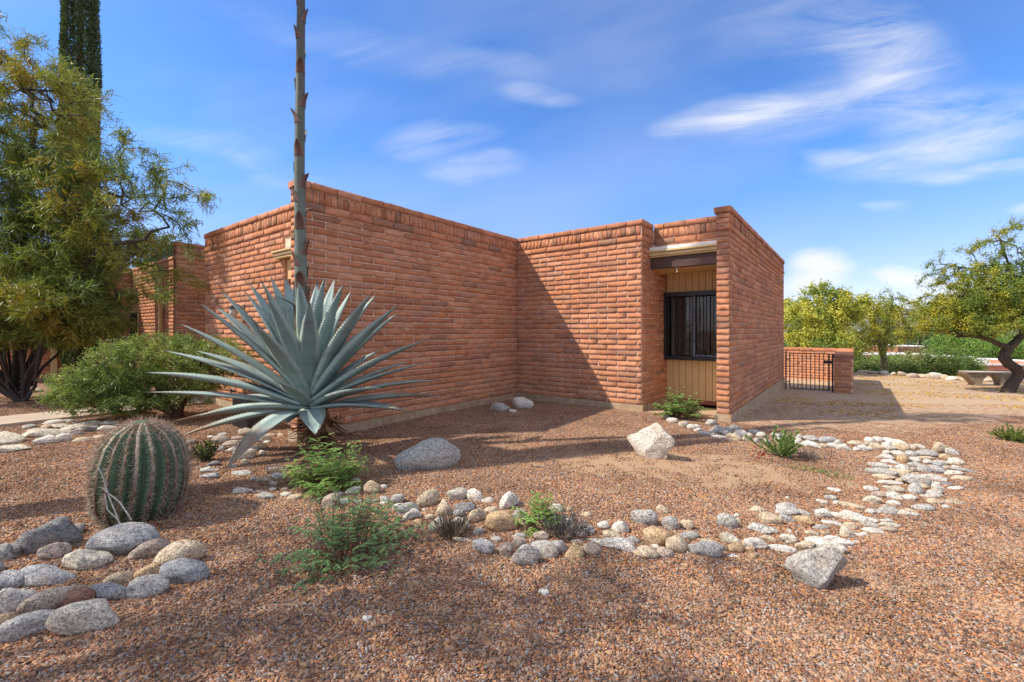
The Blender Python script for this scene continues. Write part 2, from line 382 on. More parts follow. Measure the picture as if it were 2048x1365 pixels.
def mat_ground():
    t = NT('gravel_ground'); p = t.pos(); a = t.attr('Col'); sep = t.n('ShaderNodeSeparateColor'); t.l(a, sep.inputs[0])
    sand, yrd = sep.outputs[0], sep.outputs[1]
    v = t.n('ShaderNodeTexVoronoi'); t.l(p, v.inputs['Vector']); v.inputs['Scale'].default_value = 80
    vs = t.n('ShaderNodeSeparateColor'); t.l(v.outputs['Color'], vs.inputs[0])
    peb = t.ramp(vs.outputs[0], [(0, (.07, .035, .02)), (.16, (.20, .10, .06)), (.34, (.34, .155, .08)), (.5, (.26, .15, .11)), (.64, (.42, .22, .12)), (.78, (.24, .20, .19)), (.9, (.47, .33, .24)), (1, (.60, .52, .44))])
    big = t.noise(p, .9, 4); mid = t.noise(p, 5, 4)
    peb = t.mix(t.rng(mid, .35, .7, 0, .45), peb, (.33, .18, .10))
    v2 = t.n('ShaderNodeTexVoronoi'); t.l(p, v2.inputs['Vector']); v2.inputs['Scale'].default_value = 140
    vs2 = t.n('ShaderNodeSeparateColor'); t.l(v2.outputs['Color'], vs2.inputs[0])
    fine = t.ramp(vs2.outputs[0], [(0, (.13, .08, .055)), (.16, (.33, .22, .145)), (.45, (.50, .355, .24)), (.8, (.60, .45, .32)), (1, (.40, .33, .27))])
    sandc = t.mix(t.rng(t.noise(p, 70, 4, .7), .35, .6, 0, .8), (.54, .38, .235), (.34, .20, .12))
    fine = t.mix(t.rng(mid, .35, .7, .1, .5), fine, (.50, .345, .23))
    c = t.mix(t.rng(t.math('ADD', sand, t.math('MULTIPLY', t.math('SUBTRACT', t.noise(p, 28, 3), .5), .6)), .25, .6), peb, sandc)
    c = t.mix(yrd, c, fine)
    # fallen yellow blossom litter, swept into drifts in the side yard
    lit = t.noise(t.scale(p, (.7, 1.5, 1)), .8, 7, .7); litf = t.noise(p, 45, 3)
    sx = t.n('ShaderNodeSeparateXYZ'); t.l(p, sx.inputs[0])
    far = t.math('MULTIPLY', yrd, t.rng(sx.outputs[1], 5.5, 12, .15, .95))
    dr = t.math('MULTIPLY', t.math('MULTIPLY', t.rng(lit, .48, .68), far), t.rng(litf, .42, .6, .0, .8))
    c = t.mix(dr, c, (.50, .25, .03))
    c = t.mix(t.rng(sx.outputs[1], 24, 40), c, t.mix(t.rng(big, .4, .6), (.16, .13, .07), (.09, .10, .045)))
    h = t.math('ADD', t.math('MULTIPLY', t.math('SUBTRACT', 1, v.outputs['Distance']), 1.0), t.math('MULTIPLY', t.noise(p, 120, 3), .4))
    h2 = t.math('MULTIPLY', t.math('SUBTRACT', 1, v2.outputs['Distance']), .35)
    hh = t.n('ShaderNodeMix', data_type='FLOAT'); t.l(yrd, hh.inputs[0]); t.l(h, hh.inputs[2]); t.l(h2, hh.inputs[3])
    t.bump(hh.outputs[0], .9, .012)
    return t.fin(c, .95, .1)
M['ground'] = mat_ground()
link('ground', mesh('ground', np.stack([gx, gy, gz], 1), quads, sc, smooth=True), M['ground'], kind='structure')

# gravel: real chips of stone, small clumps repeated over the bed
def ico():
    bm = bmesh.new(); bmesh.ops.create_icosphere(bm, subdivisions=1, radius=1)
    V = np.array([v.co[:] for v in bm.verts]); T = np.array([[v.index for v in f.verts] for f in bm.faces]); bm.free(); return V, T
ICO_V, ICO_T = ico()
bm_ = bmesh.new(); bmesh.ops.create_icosphere(bm_, subdivisions=3, radius=1); SPH_V = np.array([v.co[:] for v in bm_.verts]); SPH_T = np.array([[v.index for v in f.verts] for f in bm_.faces]); bm_.free()
PEB = np.array([(.42, .20, .10), (.48, .25, .13), (.30, .13, .07), (.52, .31, .18), (.25, .155, .11), (.36, .26, .20), (.33, .30, .275), (.36, .27, .25), (.50, .38, .28), (.58, .50, .41), (.13, .085, .065), (.50, .27, .08), (.42, .26, .17)])
PW = np.array([12, 11, 11, 9, 12, 10, 9, 6, 5, 1.2, 14, 2.5, 10.]); PW /= PW.sum()
def gravel():
    NV, NP = 14, 26
    V, T, C, A = [], [], [], []
    off = 0
    for k in range(NV):
        for q in range(NP):
            r = .085*math.sqrt(rng.random()); a = rng.random()*6.283
            s = .0031*(1+rng.gamma(1.5, .40))
            sc3 = np.array([s*(1.1+.9*rng.random()), s*(.75+.4*rng.random()), s*(.30+.35*rng.random())])
            P = ICO_V*(1+.6*(rng.random((12, 1))-.5))*sc3
            e = np.array(Euler((rng.normal(0, .35), rng.normal(0, .35), rng.random()*6.3)).to_matrix()); P = P@e.T
            P += (r*math.cos(a), r*math.sin(a), s*(.15+.5*rng.random()))
            V.append(P); T.append(ICO_T+off); off += 12
            c = PEB[rng.choice(len(PEB), p=PW)]*(.8+.4*rng.random()); C.append(np.tile(c, (12, 1))); A += [k]*12
    nv = off
    pts = []
    def dist(n, d0, d1, wmax=1.22):
        d = np.sqrt(rng.random(n)*(d1*d1-d0*d0)+d0*d0); x = (rng.random(n)*2-1)*wmax*d
        return x, d
    x1, y1 = dist(17000, 1.75, 4.2); x2, y2 = dist(26000, 4.2, 7.6); x3, y3 = dist(11000, 7.6, 10.4)
    x = np.concatenate([x1, x2, x3]); y = np.concatenate([y1, y2, y3])
    u, v = UV(x, y)
    keep = rng.random(len(x)) > np.clip(sandy(x, y)*1.15+.12*(vnoise(x*2.2, y*2.2, 21) > .62), 0, .9)
    keep &= ~((u > -.05) & (v > -.02)) | (u > 4.5)
    keep &= ~((u < 0) & (v > -4.55)) & ~((u < 0) & (u > -.3) & (v > -5.1))
    keep &= ~((u > -5.7) & (u < -4.58) & (v < -4.6))
    yd = yard(x, y); keep &= (rng.random(len(x)) > yd*.5)
    keep &= ~((u > 2.9) & (v > 0) & (u < 4.5))
    x, y, yd = x[keep], y[keep], yd[keep]; z = hgt(x, y)
    n = len(x)
    sc_ = (.85+.4*rng.random(n))*(1-.45*yd)
    V.append(np.stack([x, y, z], 1)); A += [-1]*n
    V = np.concatenate(V); C.append(np.ones((n, 3))); C = np.concatenate(C)
    me = mesh('gravel', V, np.concatenate(T), C)
    a = me.attributes.new('variant', 'INT', 'POINT'); a.data.foreach_set('value', np.array(A, np.int32))
    a = me.attributes.new('size', 'FLOAT', 'POINT'); a.data.foreach_set('value', np.concatenate([np.ones(nv), sc_]).astype(np.float32))
    a = me.attributes.new('turn', 'FLOAT', 'POINT'); a.data.foreach_set('value', (rng.random(nv+n)*6.283).astype(np.float32))
    o = link('gravel', me, M['pebble'], kind='stuff', label='loose red brown gravel chips covering the planting bed', cat='gravel')
    ng = bpy.data.node_groups.new('scatter', 'GeometryNodeTree')
    ng.interface.new_socket('Geometry', in_out='INPUT', socket_type='NodeSocketGeometry'); ng.interface.new_socket('Geometry', in_out='OUTPUT', socket_type='NodeSocketGeometry')
    N, L = ng.nodes, ng.links
    gi = N.new('NodeGroupInput'); go = N.new('NodeGroupOutput')
    def na(nm, ty): q = N.new('GeometryNodeInputNamedAttribute'); q.data_type = ty; q.inputs[0].default_value = nm; return q.outputs[0]
    var = na('variant', 'INT')
    cmpn = N.new('FunctionNodeCompare'); cmpn.data_type = 'INT'; cmpn.operation = 'LESS_THAN'; L.new(var, cmpn.inputs[2]); cmpn.inputs[3].default_value = 0
    sep = N.new('GeometryNodeSeparateGeometry'); sep.domain = 'POINT'; L.new(gi.outputs[0], sep.inputs[0]); L.new(cmpn.outputs[0], sep.inputs[1])
    sp = N.new('GeometryNodeSplitToInstances'); sp.domain = 'POINT'; L.new(sep.outputs[1], sp.inputs[0]); L.new(var, sp.inputs['Group ID'])
    iop = N.new('GeometryNodeInstanceOnPoints'); L.new(sep.outputs[0], iop.inputs['Points']); L.new(sp.outputs[0], iop.inputs['Instance'])
    iop.inputs['Pick Instance'].default_value = True
    cb = N.new('ShaderNodeCombineXYZ'); L.new(na('turn', 'FLOAT'), cb.inputs[2])
    L.new(cb.outputs[0], iop.inputs['Rotation']); L.new(na('size', 'FLOAT'), iop.inputs['Scale'])
    L.new(iop.outputs[0], go.inputs[0])
    md = o.modifiers.new('scatter', 'NODES'); md.node_group = ng
gravel()

# concrete path on the left
pv = []; NPATH = 30
for i in range(NPATH+1):
    v = -13+(8.4)*i/NPATH
    for u in (-5.65, -4.65):
        x, y = W(u, v); pv.append((x, y, .045))
fs = [(2*i, 2*i+1, 2*i+3, 2*i+2) for i in range(NPATH)]
nb = len(pv); pv += [(a, b, -.08) for a, b, c in pv]
fs += [(2*i+1, nb+2*i+1, nb+2*i+3, 2*i+3) for i in range(NPATH)]+[(nb+2*i, 2*i, 2*i+2, nb+2*i+2) for i in range(NPATH)]
link('path', mesh('path', pv, fs), M['path'], kind='structure')

# distant mountains
def ridge():
    V = []; n = 160
    for i in range(n+1):
        a = R(-100+200*i/n); d = 9000
        h = 150+260*float(vnoise(i*.11, 3.3, 31))+90*float(vnoise(i*.43, 1.3, 32))
        x, y = math.sin(a)*d, math.cos(a)*d
        V += [(x*.86, y*.86, -400), (x*.95, y*.95, h*.55+20*random.random()), (x, y, h)]
    Fc = []
    for i in range(n):
        b = i*3
        Fc += [(b, b+3, b+4, b+1), (b+1, b+4, b+5, b+2)]
    link('mountains', mesh('mountains', V, Fc, smooth=True), simple('mountain_slopes', (.17, .18, .21), .95, .1, .2, .002, 0), kind='structure')
ridge()

# ------------------------------------------------------------------ foliage tools
def unit(a): return a/np.maximum(np.linalg.norm(a, axis=-1, keepdims=True), 1e-9)
def leaves(P, D, L, w, col, curl=.15, cup=None, nrm=None):
    """curved lance leaves: P (n,3) base, D (n,3) direction"""
    n = len(P); D = unit(D); L = np.broadcast_to(L, n)[:, None]; w = np.broadcast_to(w, n)[:, None]
    if nrm is None: nrm = rng.normal(size=(n, 3))
    S = unit(np.cross(D, nrm)); Nn = np.cross(S, D)
    cu = (np.broadcast_to(curl, n)*(rng.random(n)+.3))[:, None]*L
    a = P; b = P+D*L*.33+Nn*cu*.22; c = P+D*L*.68+Nn*cu*.62; d = P+D*L*.98+Nn*cu*1.25
    V = np.stack([a, b+S*w*.5, b-S*w*.5, c+S*w*.42, c-S*w*.42, d], 1).reshape(-1, 3)
    o = np.arange(n)[:, None]*6
    T = np.concatenate([o+np.array([0, 1, 2]), o+np.array([3, 5, 4])]); Q = o+np.array([1, 3, 4, 2])
    return V, T, Q, np.repeat(col, 6, 0)
def join_leaves(parts):
    V, T, Q, C = [], [], [], []; off = 0
    for v, t, q, c in parts:
        V.append(v); T.append(t+off); Q.append(q+off); C.append(c); off += len(v)
    return np.concatenate(V), [np.concatenate(T), np.concatenate(Q)], np.concatenate(C)
def pick(pal, n, jit=.2, w=None):
    pal = np.array(pal); c = pal[rng.choice(len(pal), n, p=w)]
    return np.clip(c*(1+jit*(rng.random((n, 1))-.5)*2), 0, 1)
def rdir(n, up=0.0):
    d = unit(rng.normal(size=(n, 3))); d[:, 2] += up; return unit(d)
def tubes(segs, k=5, colr=(.2, .15, .1), jit=.2):
    """segs: (a, b, ra, rb) list -> tapered sticks"""
    A = np.array([s[0] for s in segs]); B = np.array([s[1] for s in segs]); ra = np.array([s[2] for s in segs]); rb = np.array([s[3] for s in segs])
    t = unit(B-A); ref = np.where(np.abs(t[:, 2:3]) > .9, np.array([[1., 0, 0]]), np.array([[0, 0, 1.]])); s = unit(np.cross(t, ref)); q = np.cross(t, s)
    V = []
    for P, r in ((A-t*ra[:, None]*.4, ra), (B+t*rb[:, None]*.4, rb)):
        for j in range(k):
            a = 2*math.pi*j/k; V.append(P+(s*math.cos(a)+q*math.sin(a))*r[:, None])
    V = np.stack(V, 1).reshape(-1, 3); o = (np.arange(len(A))*2*k)[:, None]
    Q = np.concatenate([o+np.array([j, (j+1) % k, k+(j+1) % k, k+j]) for j in range(k)])
    C = np.repeat(np.array(colr)[None]*(1+jit*(rng.random((len(A), 1))-.5)*2), 2*k, 0)
    return V, Q, C
def skeleton(limbs, blobs, nattr, droop=0.0, r0=.012):
    """limbs: list of polylines (with parent joins); attractor points in blobs are joined to the nearest branch"""
    nodes = []; par = []
    for pl in limbs:
        prev = -1
        if nodes:
            dd = [(Vector(q)-Vector(pl[0])).length for q in nodes]; j = int(np.argmin(dd)); prev = j if dd[j] < .5 else -1
        for i in range(len(pl)-1):
            a, b = np.array(pl[i]), np.array(pl[i+1]); m = max(1, int(np.linalg.norm(b-a)/.3))
            for q in range(m+(1 if i == len(pl)-2 else 0)):
                if i == 0 and q == 0 and prev >= 0: continue
                nodes.append(a+(b-a)*q/m); par.append(prev); prev = len(nodes)-1
    base_n = len(nodes)
    w = np.array([b[3]*b[4]*b[5]*(b[6] if len(b) > 6 else 1) for b in blobs]); w = w/w.sum()
    att = []
    for k, b in enumerate(blobs):
        m = max(3, int(nattr*w[k])); d = unit(rng.normal(size=(m, 3)))*(rng.random((m, 1))**.4)
        att.append(np.array(b[:3])+d*np.array(b[3:6]))
    att = np.concatenate(att); root = np.array(nodes)
    dist = np.min(np.linalg.norm(att[:, None]-root[None], axis=2), axis=1); att = att[np.argsort(dist)]
    arr = np.zeros((len(nodes)+len(att)*7, 3)); cnt = len(nodes); arr[:cnt] = nodes; par = list(par)
    tips = []
    for p in att:
        d = np.linalg.norm(arr[:cnt]-p, axis=1); d[:base_n] *= .9
        j = int(np.argmin(d)); a = arr[j]; L = np.linalg.norm(p-a); m = min(6, max(1, int(L/.22)))
        bend = rng.normal(size=3)*L*.12; bend[2] += L*.12
        prev = j
        for q in range(1, m+1):
            t = q/m; arr[cnt] = a+(p-a)*t+bend*4*t*(1-t)*.5; par.append(prev); prev = cnt; cnt += 1
        tips.append(prev)
    arr = arr[:cnt]; load = np.zeros(cnt)
    for t in tips: load[t] += 1
    for i in range(cnt-1, -1, -1):
        if par[i] >= 0: load[par[i]] += load[i]
    for i in range(cnt-1, -1, -1):   # limbs may be listed out of order
        if par[i] > i: load[par[i]] += load[i]
    rad = r0*np.maximum(load, .5)**.43
    return arr, np.array(par), rad, np.array(tips), base_n
# ------------------------------------------------------------------ the brick house
COURSE, JOINT, BL = .1032, .0175, .406
BCOLS = [(.575, .255, .13), (.54, .235, .12), (.60, .285, .155), (.55, .235, .11), (.62, .31, .185), (.56, .265, .14), (.59, .26, .13), (.50, .215, .12), (.565, .25, .13), (.61, .29, .155)]
def brick_mesh(L, Hh, proud=.012, seed=0, depth=.0, col=None, slump=1.0):
    r = np.random.default_rng(seed)
    X = np.array([-.5, -.44, -.15, .15, .44, .5])*L; Z = np.array([0, .40, 1.])*Hh
    V = []
    for j, z in enumerate(Z):
        for i, x in enumerate(X):
            edge = (i in (0, 5)) or (j in (0, 2))
            p = proud*(.80 if edge else 1.03)+r.normal()*proud*.13
            if j == 0 and not i in (0, 5): p += proud*.65*slump
            zz = z + (r.normal()*.0028 if edge else r.normal()*.006) - (.004*slump*r.random() if j == 0 else 0)
            xx = x + (r.normal()*.0028 if i in (0, 5) else r.normal()*.01)
            V.append((xx, -p, zz))
    idx = lambda i, j: j*6+i
    Fc = [(idx(i, j), idx(i+1, j), idx(i+1, j+1), idx(i, j+1)) for j in range(2) for i in range(5)]
    nf = len(Fc)
    ring = [idx(i, 0) for i in range(6)]+[idx(5, 1)]+[idx(i, 2) for i in range(5, -1, -1)]+[idx(0, 1)]
    nb = len(V); V += [(V[k][0], depth+.004, V[k][2]) for k in ring]
    m = len(ring)
    Fc += [(ring[(k+1) % m], ring[k], nb+k, nb+(k+1) % m) for k in range(m)]
    Fc += [tuple(nb+k for k in range(m))] if depth > .05 else []
    c = np.array(col if col is not None else BCOLS[seed % len(BCOLS)])*np.array([.95, .93, .98])*(.82+.24*r.random())
    if r.random() < .06: c = c*np.array([.62, .72, .84])
    elif r.random() < .16: c = c*np.array([.82, .86, .92])
    me = mesh('brick', V, Fc, np.tile(c, (len(V), 1)))
    me.polygons.foreach_set('use_smooth', np.array([k < nf for k in range(len(me.polygons))]))
    me.materials.append(M['brick']); return me, np.array(V), Fc, c
LIB = {
    'brick': [brick_mesh(BL-JOINT, COURSE-JOINT, .0078, s) for s in range(40)],
    'end_brick': [brick_mesh(.198, COURSE-JOINT, .0078, 100+s) for s in range(10)],
    'soldier_brick': [brick_mesh(.086, .172, .009+.006*((s*7) % 3)/2, 200+s, slump=0) for s in range(16)],
    'band_brick': [brick_mesh(BL-.008, .108, .022, 300+s, slump=.2) for s in range(12)],
    'cap_brick': [brick_mesh(BL-.006, .098, .026, 400+s, depth=.235, slump=.1) for s in range(12)],
}
class Wall:
    """one brick face: origin (u, v), facing 0 = -v (runs along +u), 90 = +u (runs along +v), 180, 270"""
    def __init__(s, u, v, rot, length): s.o = (u, v); s.rot = rot; s.len = length
    def mat(s, x, z, sx=1):
        Rm = Matrix.Rotation(R(s.rot), 4, 'Z'); p = Rm @ Vector((x, 0, 0))
        return Matrix.Translation((s.o[0]+p.x, s.o[1]+p.y, z)) @ Rm @ Matrix.Diagonal((sx, 1, 1, 1))
def lay(wall, z0, rows, out, half0=0, kind='brick', unitL=BL, lo=0.0, hi=None, course=COURSE):
    hi = wall.len if hi is None else hi
    for r in range(rows):
        x = lo - (unitL/2 if (r+half0) % 2 else 0)
        while x < hi-.03:
            a, b = max(x, lo), min(x+unitL, hi)
            if b-a > .05: out.append((kind, wall.mat((a+b)/2, z0+r*course, (b-a-JOINT)/(unitL-JOINT)), rng.integers(1000)))
            x += unitL
def parapet(wall, out, top=3.63, ext0=0, ext1=0, caps=True):
    lay(wall, top-.4075, 1, out, 0, 'band_brick', lo=-ext0*.8, hi=wall.len+ext1*.8)
    lay(wall, top-.288, 1, out, 0, 'soldier_brick', unitL=.097)
    if caps: lay(wall, top-.100, 1, out, 1, 'cap_brick', lo=-ext0, hi=wall.len+ext1)
def face(wall, out, z0=.125, z1=3.2225, half0=0, ext0=0, ext1=0, par=True, caps=True):
    rows = int(round((z1-z0)/COURSE)); lay(wall, z1-rows*COURSE, rows, out, half0)
    if par: parapet(wall, out, ext0=ext0, ext1=ext1, caps=caps)
def endface(u, v, out, rot=0, w=.2, top=3.63):
    wl = Wall(u, v, rot, w)
    for r in range(30): out.append(('end_brick', wl.mat(w/2, .126+r*COURSE), rng.integers(1000)))
    for k, (z, s) in enumerate(((top-.4075, 1.18), (top-.288, 1.0), (top-.195, 1.0), (top-.100, 1.0))):
        out.append(('end_brick', wl.mat(w/2, z) @ Matrix.Diagonal((1.0+.12*(k in (0, 3)), 2.4 if k in (0, 3) else 1, s, 1)), rng.integers(1000)))
def place(root, out, limit=300, label=None, only=None):
    """the nearest of each kind become parts, the rest one joined part"""
    Mw = root.matrix_world if root.matrix_world != Matrix() else Matrix.Translation(root.location) @ Matrix.Rotation(root.rotation_euler.z, 4, 'Z')
    by = {}
    for k, m, s in out:
        c = (Mw @ m).translation; me, V, Fc, col = LIB[k][s % len(LIB[k])]
        n = ((Mw @ m).to_3x3() @ Vector((0, -1, 0))).normalized(); tov = (Vector((0, 0, CH))-c); d = tov.length
        px = CX+F*c.x/max(c.y, .1)
        sc = max(0, n.dot(tov)/d)/d**2*m.to_scale().x
        if px < -60 or px > 2110 or c.y < .5 or (only and not only(m, px)): sc = 0
        by.setdefault(k, []).append((sc, m, s))
    for k, L in by.items():
        L.sort(key=lambda q: -q[0]); lib = LIB[k]
        sing = [q for q in L[:limit] if q[0] > 0]; rest = L[len(sing):]
        for sc, m, s in sing:
            o = bpy.data.objects.new(k, lib[s % len(lib)][0]); COL.objects.link(o); o.parent = root; o.matrix_local = m
        if rest:
            VV, FQ, CC, SM = [], [], [], []; off = 0
            for sc, m, s in rest:
                SM += [q < 10 for q in range(len(lib[s % len(lib)][2]))]
                me, V, Fc, col = lib[s % len(lib)]; mm = np.array(m)
                VV.append(V@mm[:3, :3].T+mm[:3, 3]); FQ += [tuple(off+i for i in f) for f in Fc]; CC.append(np.tile(col, (len(V), 1))); off += len(V)
            link(k+'work' if k == 'brick' else k.replace('_brick', '_brickwork'), mesh('brickwork', np.concatenate(VV), FQ, np.concatenate(CC)), M['brick'], root, kind='stuff').data.polygons.foreach_set('use_smooth', np.array(SM))
def core(root, boxes, name='wall', mat=None):
    m = MB()
    for a, b in boxes: m.box(a, b)
    return m.build(name, mat or M['mortar'], root)

house = empty('brick_house', (P2[0], P2[1], 0), HOUSE_A, label='flat roofed red slump brick house with soldier course parapet and barred window', cat='house')
bk = []
VA = -5.05
face(Wall(0, VA, 90, 5.05), bk, half0=0, ext0=.03)                              # long shaded wall behind the agave
face(Wall(0, 0, 0, 2.93), bk, half0=1, ext1=.03)                                 # sunlit wall with the diagonal shadow
E = Wall(2.93, 0, 90, 1.42); face(E, bk, half0=1, par=False, z1=3.2225)
parapet(Wall(2.93, 0, 90, .56), bk)
RP = Wall(2.96, .58, 0, 1.28); lay(RP, 3.119, 1, bk, 1); parapet(RP, bk)
endface(4.245, .0, bk)
face(Wall(4.445, 0, 90, 7.4), bk, half0=1, ext0=.03, ext1=.03)
endface(-.2, VA, bk)
DL = Wall(-5.08, -4.51, 0, 3.53); face(DL, bk, half0=0, ext0=.03, par=False); parapet(Wall(-5.08, -4.51, 0, 4.88), bk, ext0=.03)
lay(Wall(-1.53, -4.51, 0, 1.33), 3.119, 1, bk, 1)
face(Wall(-1.55, -4.51, 90, 1.3), bk, par=False, half0=1)
place(house, bk)
T = 3.53
core(house, [((-.2, VA+.002, .12), (-.003, -.003, T)), ((-.2, .003, .12), (2.927, .2, T)), ((2.73, .201, .12), (2.927, 7.2, T)),
             ((2.93, .583, 3.115), (4.25, .78, T)), ((4.248, .003, .12), (4.442, 7.38, T)),
             ((-5.077, -4.507, .12), (-1.553, -4.31, T)), ((-1.552, -4.507, 3.118), (-.203, -4.31, T)), ((-1.552, -4.49, 2.93), (-.203, -4.31, 3.116)), ((-1.75, -4.309, .12), (-1.554, -3.0, T)),
             ((-5.077, -4.308, .12), (-4.9, 7.2, T)), ((-4.9, 7.2, .12), (4.247, 7.4, T))])
core(house, [((-5.0, -4.31, 2.95), (-.25, .2, 3.06)), ((-5.0, .21, 2.95), (2.74, 7.2, 3.06)), ((2.75, .79, 2.95), (4.24, 7.2, 3.06))], 'roof', M['white'])
core(house, [((-.24, VA-.03, -.3), (.03, -.034, .125)), ((-.24, -.03, -.3), (2.96, .2, .125)), ((2.70, .21, -.3), (2.962, 1.4, .125)), ((4.22, -.03, -.6), (4.475, 7.43, .125)),
             ((-5.11, -4.54, -.3), (-1.52, -4.3, .125))], 'foundation', M['concrete'])
# recess with siding, gutter, beam and barred window
m = MB()
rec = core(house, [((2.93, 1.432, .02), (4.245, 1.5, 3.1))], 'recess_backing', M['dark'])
core(house, [((2.93, .60, 2.74), (4.245, 1.43, 2.77))], 'soffit', M['beige'])
BW = .1305
for i in range(10):
    a = 2.937+i*BW; b = min(a+BW-.007, 4.242)
    for z0, z1 in ((2.31, 2.745), (.11, .955)):
        MB().box((a, 1.415, z0), (b, 1.431, z1)).build('siding_board', M['beige'], house, bevel=.002)
MB().box((2.935, 1.405, .03), (4.242, 1.43, .105)).build('skirt_board', simple('faded_red_board', (.30, .12, .075), .8), house)
def gutter(u0, u1, v, z):
    MB().box((u0, v-.02, z), (u1, v+.13, z+.03)).box((u0, v-.06, z+.03), (u1, v+.13, z+.085)).box((u0-.01, v-.10, z+.09), (u1, v+.13, z+.125)).build('gutter', M['cream'], house, bevel=.004)
    MB().box((u0+.02, v-.06, z+.127), (u1, v+.16, z+.19)).build('flashing', M['white'], house, bevel=.01)
    MB().box((u0+.02, v+.02, z-.215), (u1, v+.12, z-.003)).build('beam', M['brownbeam'], house, bevel=.004)
gutter(2.90, 4.243, .43, 2.955)
MB().tube([(3.42, .5, 2.74), (3.42, .5, 2.70), (3.44, .49, 2.66), (3.42, .47, 2.64)], .006, 6).build('hook', M['white'], house)
win = MB().box((2.94, 1.37, .95), (4.243, 1.414, 1.0)).box((2.94, 1.37, 2.25), (4.243, 1.414, 2.30)).box((2.94, 1.37, 1.0), (2.99, 1.414, 2.25)).build('window', M['iron'], house, bevel=.003)
MB().box((2.99, 1.408, 1.0), (4.24, 1.412, 2.25)).build('pane', M['glass'], win)
MB().box((3.48, 1.385, 1.0), (3.52, 1.404, 2.25)).box((3.53, 1.385, 1.0), (4.24, 1.404, 1.04)).build('sash', M['bluegrey'], win)
for i in range(9):
    a = 3.03+i*.075
    MB().box((a, 1.4225, 1.01), (a+.064, 1.4265, 2.24)).build('blind_slat', M['blind'] if i in (0,) else M['blind_shaded'], win)
gr = MB().box((2.925, 1.22, .93), (4.24, 1.29, 1.01)).box((2.925, 1.22, 2.24), (4.24, 1.29, 2.33)).box((2.925, 1.22, 1.01), (2.985, 1.29, 2.24)).box((2.93, 1.29, .94), (2.97, 1.42, 2.32)).build('security_grille', M['iron'], house, bevel=.003)
for i in range(9):
    x = 3.10+i*.135
    b = MB().tube([(x, 1.255, 1.0), (x, 1.255, 2.25)], .011, 6)
    if i in (0, 2, 6):
        z = {0: 1.62, 2: 2.06, 6: 1.16}[i]; b.lathe([(.007, -.035), (.018, -.015), (.024, 0), (.018, .015), (.007, .035)], 8, (x, 1.255, z))
    b.build('bar', M['iron'], gr)
def scroll(cx, cz, r, s, turns=1.35, ph=0):
    pts = []
    for i in range(22):
        t = i/21; a = ph+turns*2*math.pi*t; q = r*(1-t*.82); pts.append((cx+s*q*math.cos(a), 1.25, cz+q*math.sin(a)))
    return pts
sm = MB()
for (cx, cz, r) in ((3.56, 1.93, .055), (3.57, 1.78, .065), (3.55, 1.62, .07), (3.57, 1.46, .06), (3.58, 1.33, .045)):
    for s in (-1, 1): sm.tube(scroll(cx+(.075 if s > 0 else -.03), cz+.015*s, r, s, ph=.6), .005, 5)
sm.tube([(3.585, 1.25, 1.25), (3.57, 1.25, 1.6), (3.585, 1.25, 2.02)], .005, 5)
sm.build('scroll', M['iron'], gr)
# left recess behind the agave
core(house, [((-1.55, -3.2, .02), (-.2, -3.1, 3.1))], 'door_recess', M['dark'])
house_M = Matrix.Translation((P2[0], P2[1], 0)) @ Matrix.Rotation(HOUSE_A, 4, 'Z')
g0 = -1.72
MB().box((g0+.03, -4.60, 2.745), (-.21, -4.515, 2.78)).box((g0+.015, -4.62, 2.785), (-.21, -4.515, 2.83)).box((g0, -4.65, 2.835), (-.21, -4.515, 2.865)).build('gutter', M['cream'], house, bevel=.004)
MB().box((-1.55, -4.46, 2.40), (-.21, -4.36, 2.74)).build('lintel_board', M['beige'], house, bevel=.004)
MB().box((-1.52, -4.2, .1), (-1.30, -4.12, 2.69)).build('door_frame', simple('dark_red_frame', (.17, .06, .03), .7), house)

# carriage lantern and small fittings on the left wall
def local(p): return house_M @ Vector(p)
house_M = Matrix.Translation((P2[0], P2[1], 0)) @ Matrix.Rotation(HOUSE_A, 4, 'Z')
def on_wall(px, py, v):
    """house-local u and z where the ray through (px, py) meets the plane v"""
    r = (px-CX)/F; u = (r*(P2[1]+v*VX[1])-(P2[0]+v*VX[0]))/(UX[0]-r*UX[1])
    x, y = W(u, v); return u, CH+(HY-py)/F*y
u, z = on_wall(478, 626, -4.6)
x, y = W(u, -4.53)
lan = empty('wall_lantern', (x, y, z), HOUSE_A, label='small weathered wall lantern with frosted globe on the sunlit brick behind the agave', cat='lantern')
MB().box((-.055, -.012, -.16), (.055, .02, .16)).build('back_plate', M['brass'], lan, bevel=.006)
MB().tube([(0, -.01, .08), (0, -.08, .15), (0, -.15, .17), (0, -.17, .13)], .012, 6).build('arm', M['iron'], lan)
MB().lathe([(.02, .14), (.085, .10), (.09, .085), (.05, .08)], 8, (0, -.17, 0)).build('cap', M['iron'], lan)
MB().lathe([(.06, .08), (.075, -.02), (.06, -.10), (.03, -.13)], 8, (0, -.17, 0)).build('globe', M['lampglass'], lan, smooth=True)
u, z = on_wall(425, 600, -4.6); x, y = W(u, -4.53)
hb = empty('wall_faucet', (x, y, z), HOUSE_A, label='small pale pipe fitting high on the sunlit brick left of the lantern', cat='fitting')
MB().tube([(0, .01, -.1), (0, -.03, -.06), (0, -.04, .04), (-.05, -.05, .10)], .013, 6).build('pipe', M['lampglass'], hb)
MB().lathe([(.0, -.01), (.035, 0), (.035, .012), (.0, .016)], 8, (0, -.055, -.03)).build('flange', M['lampglass'], hb)
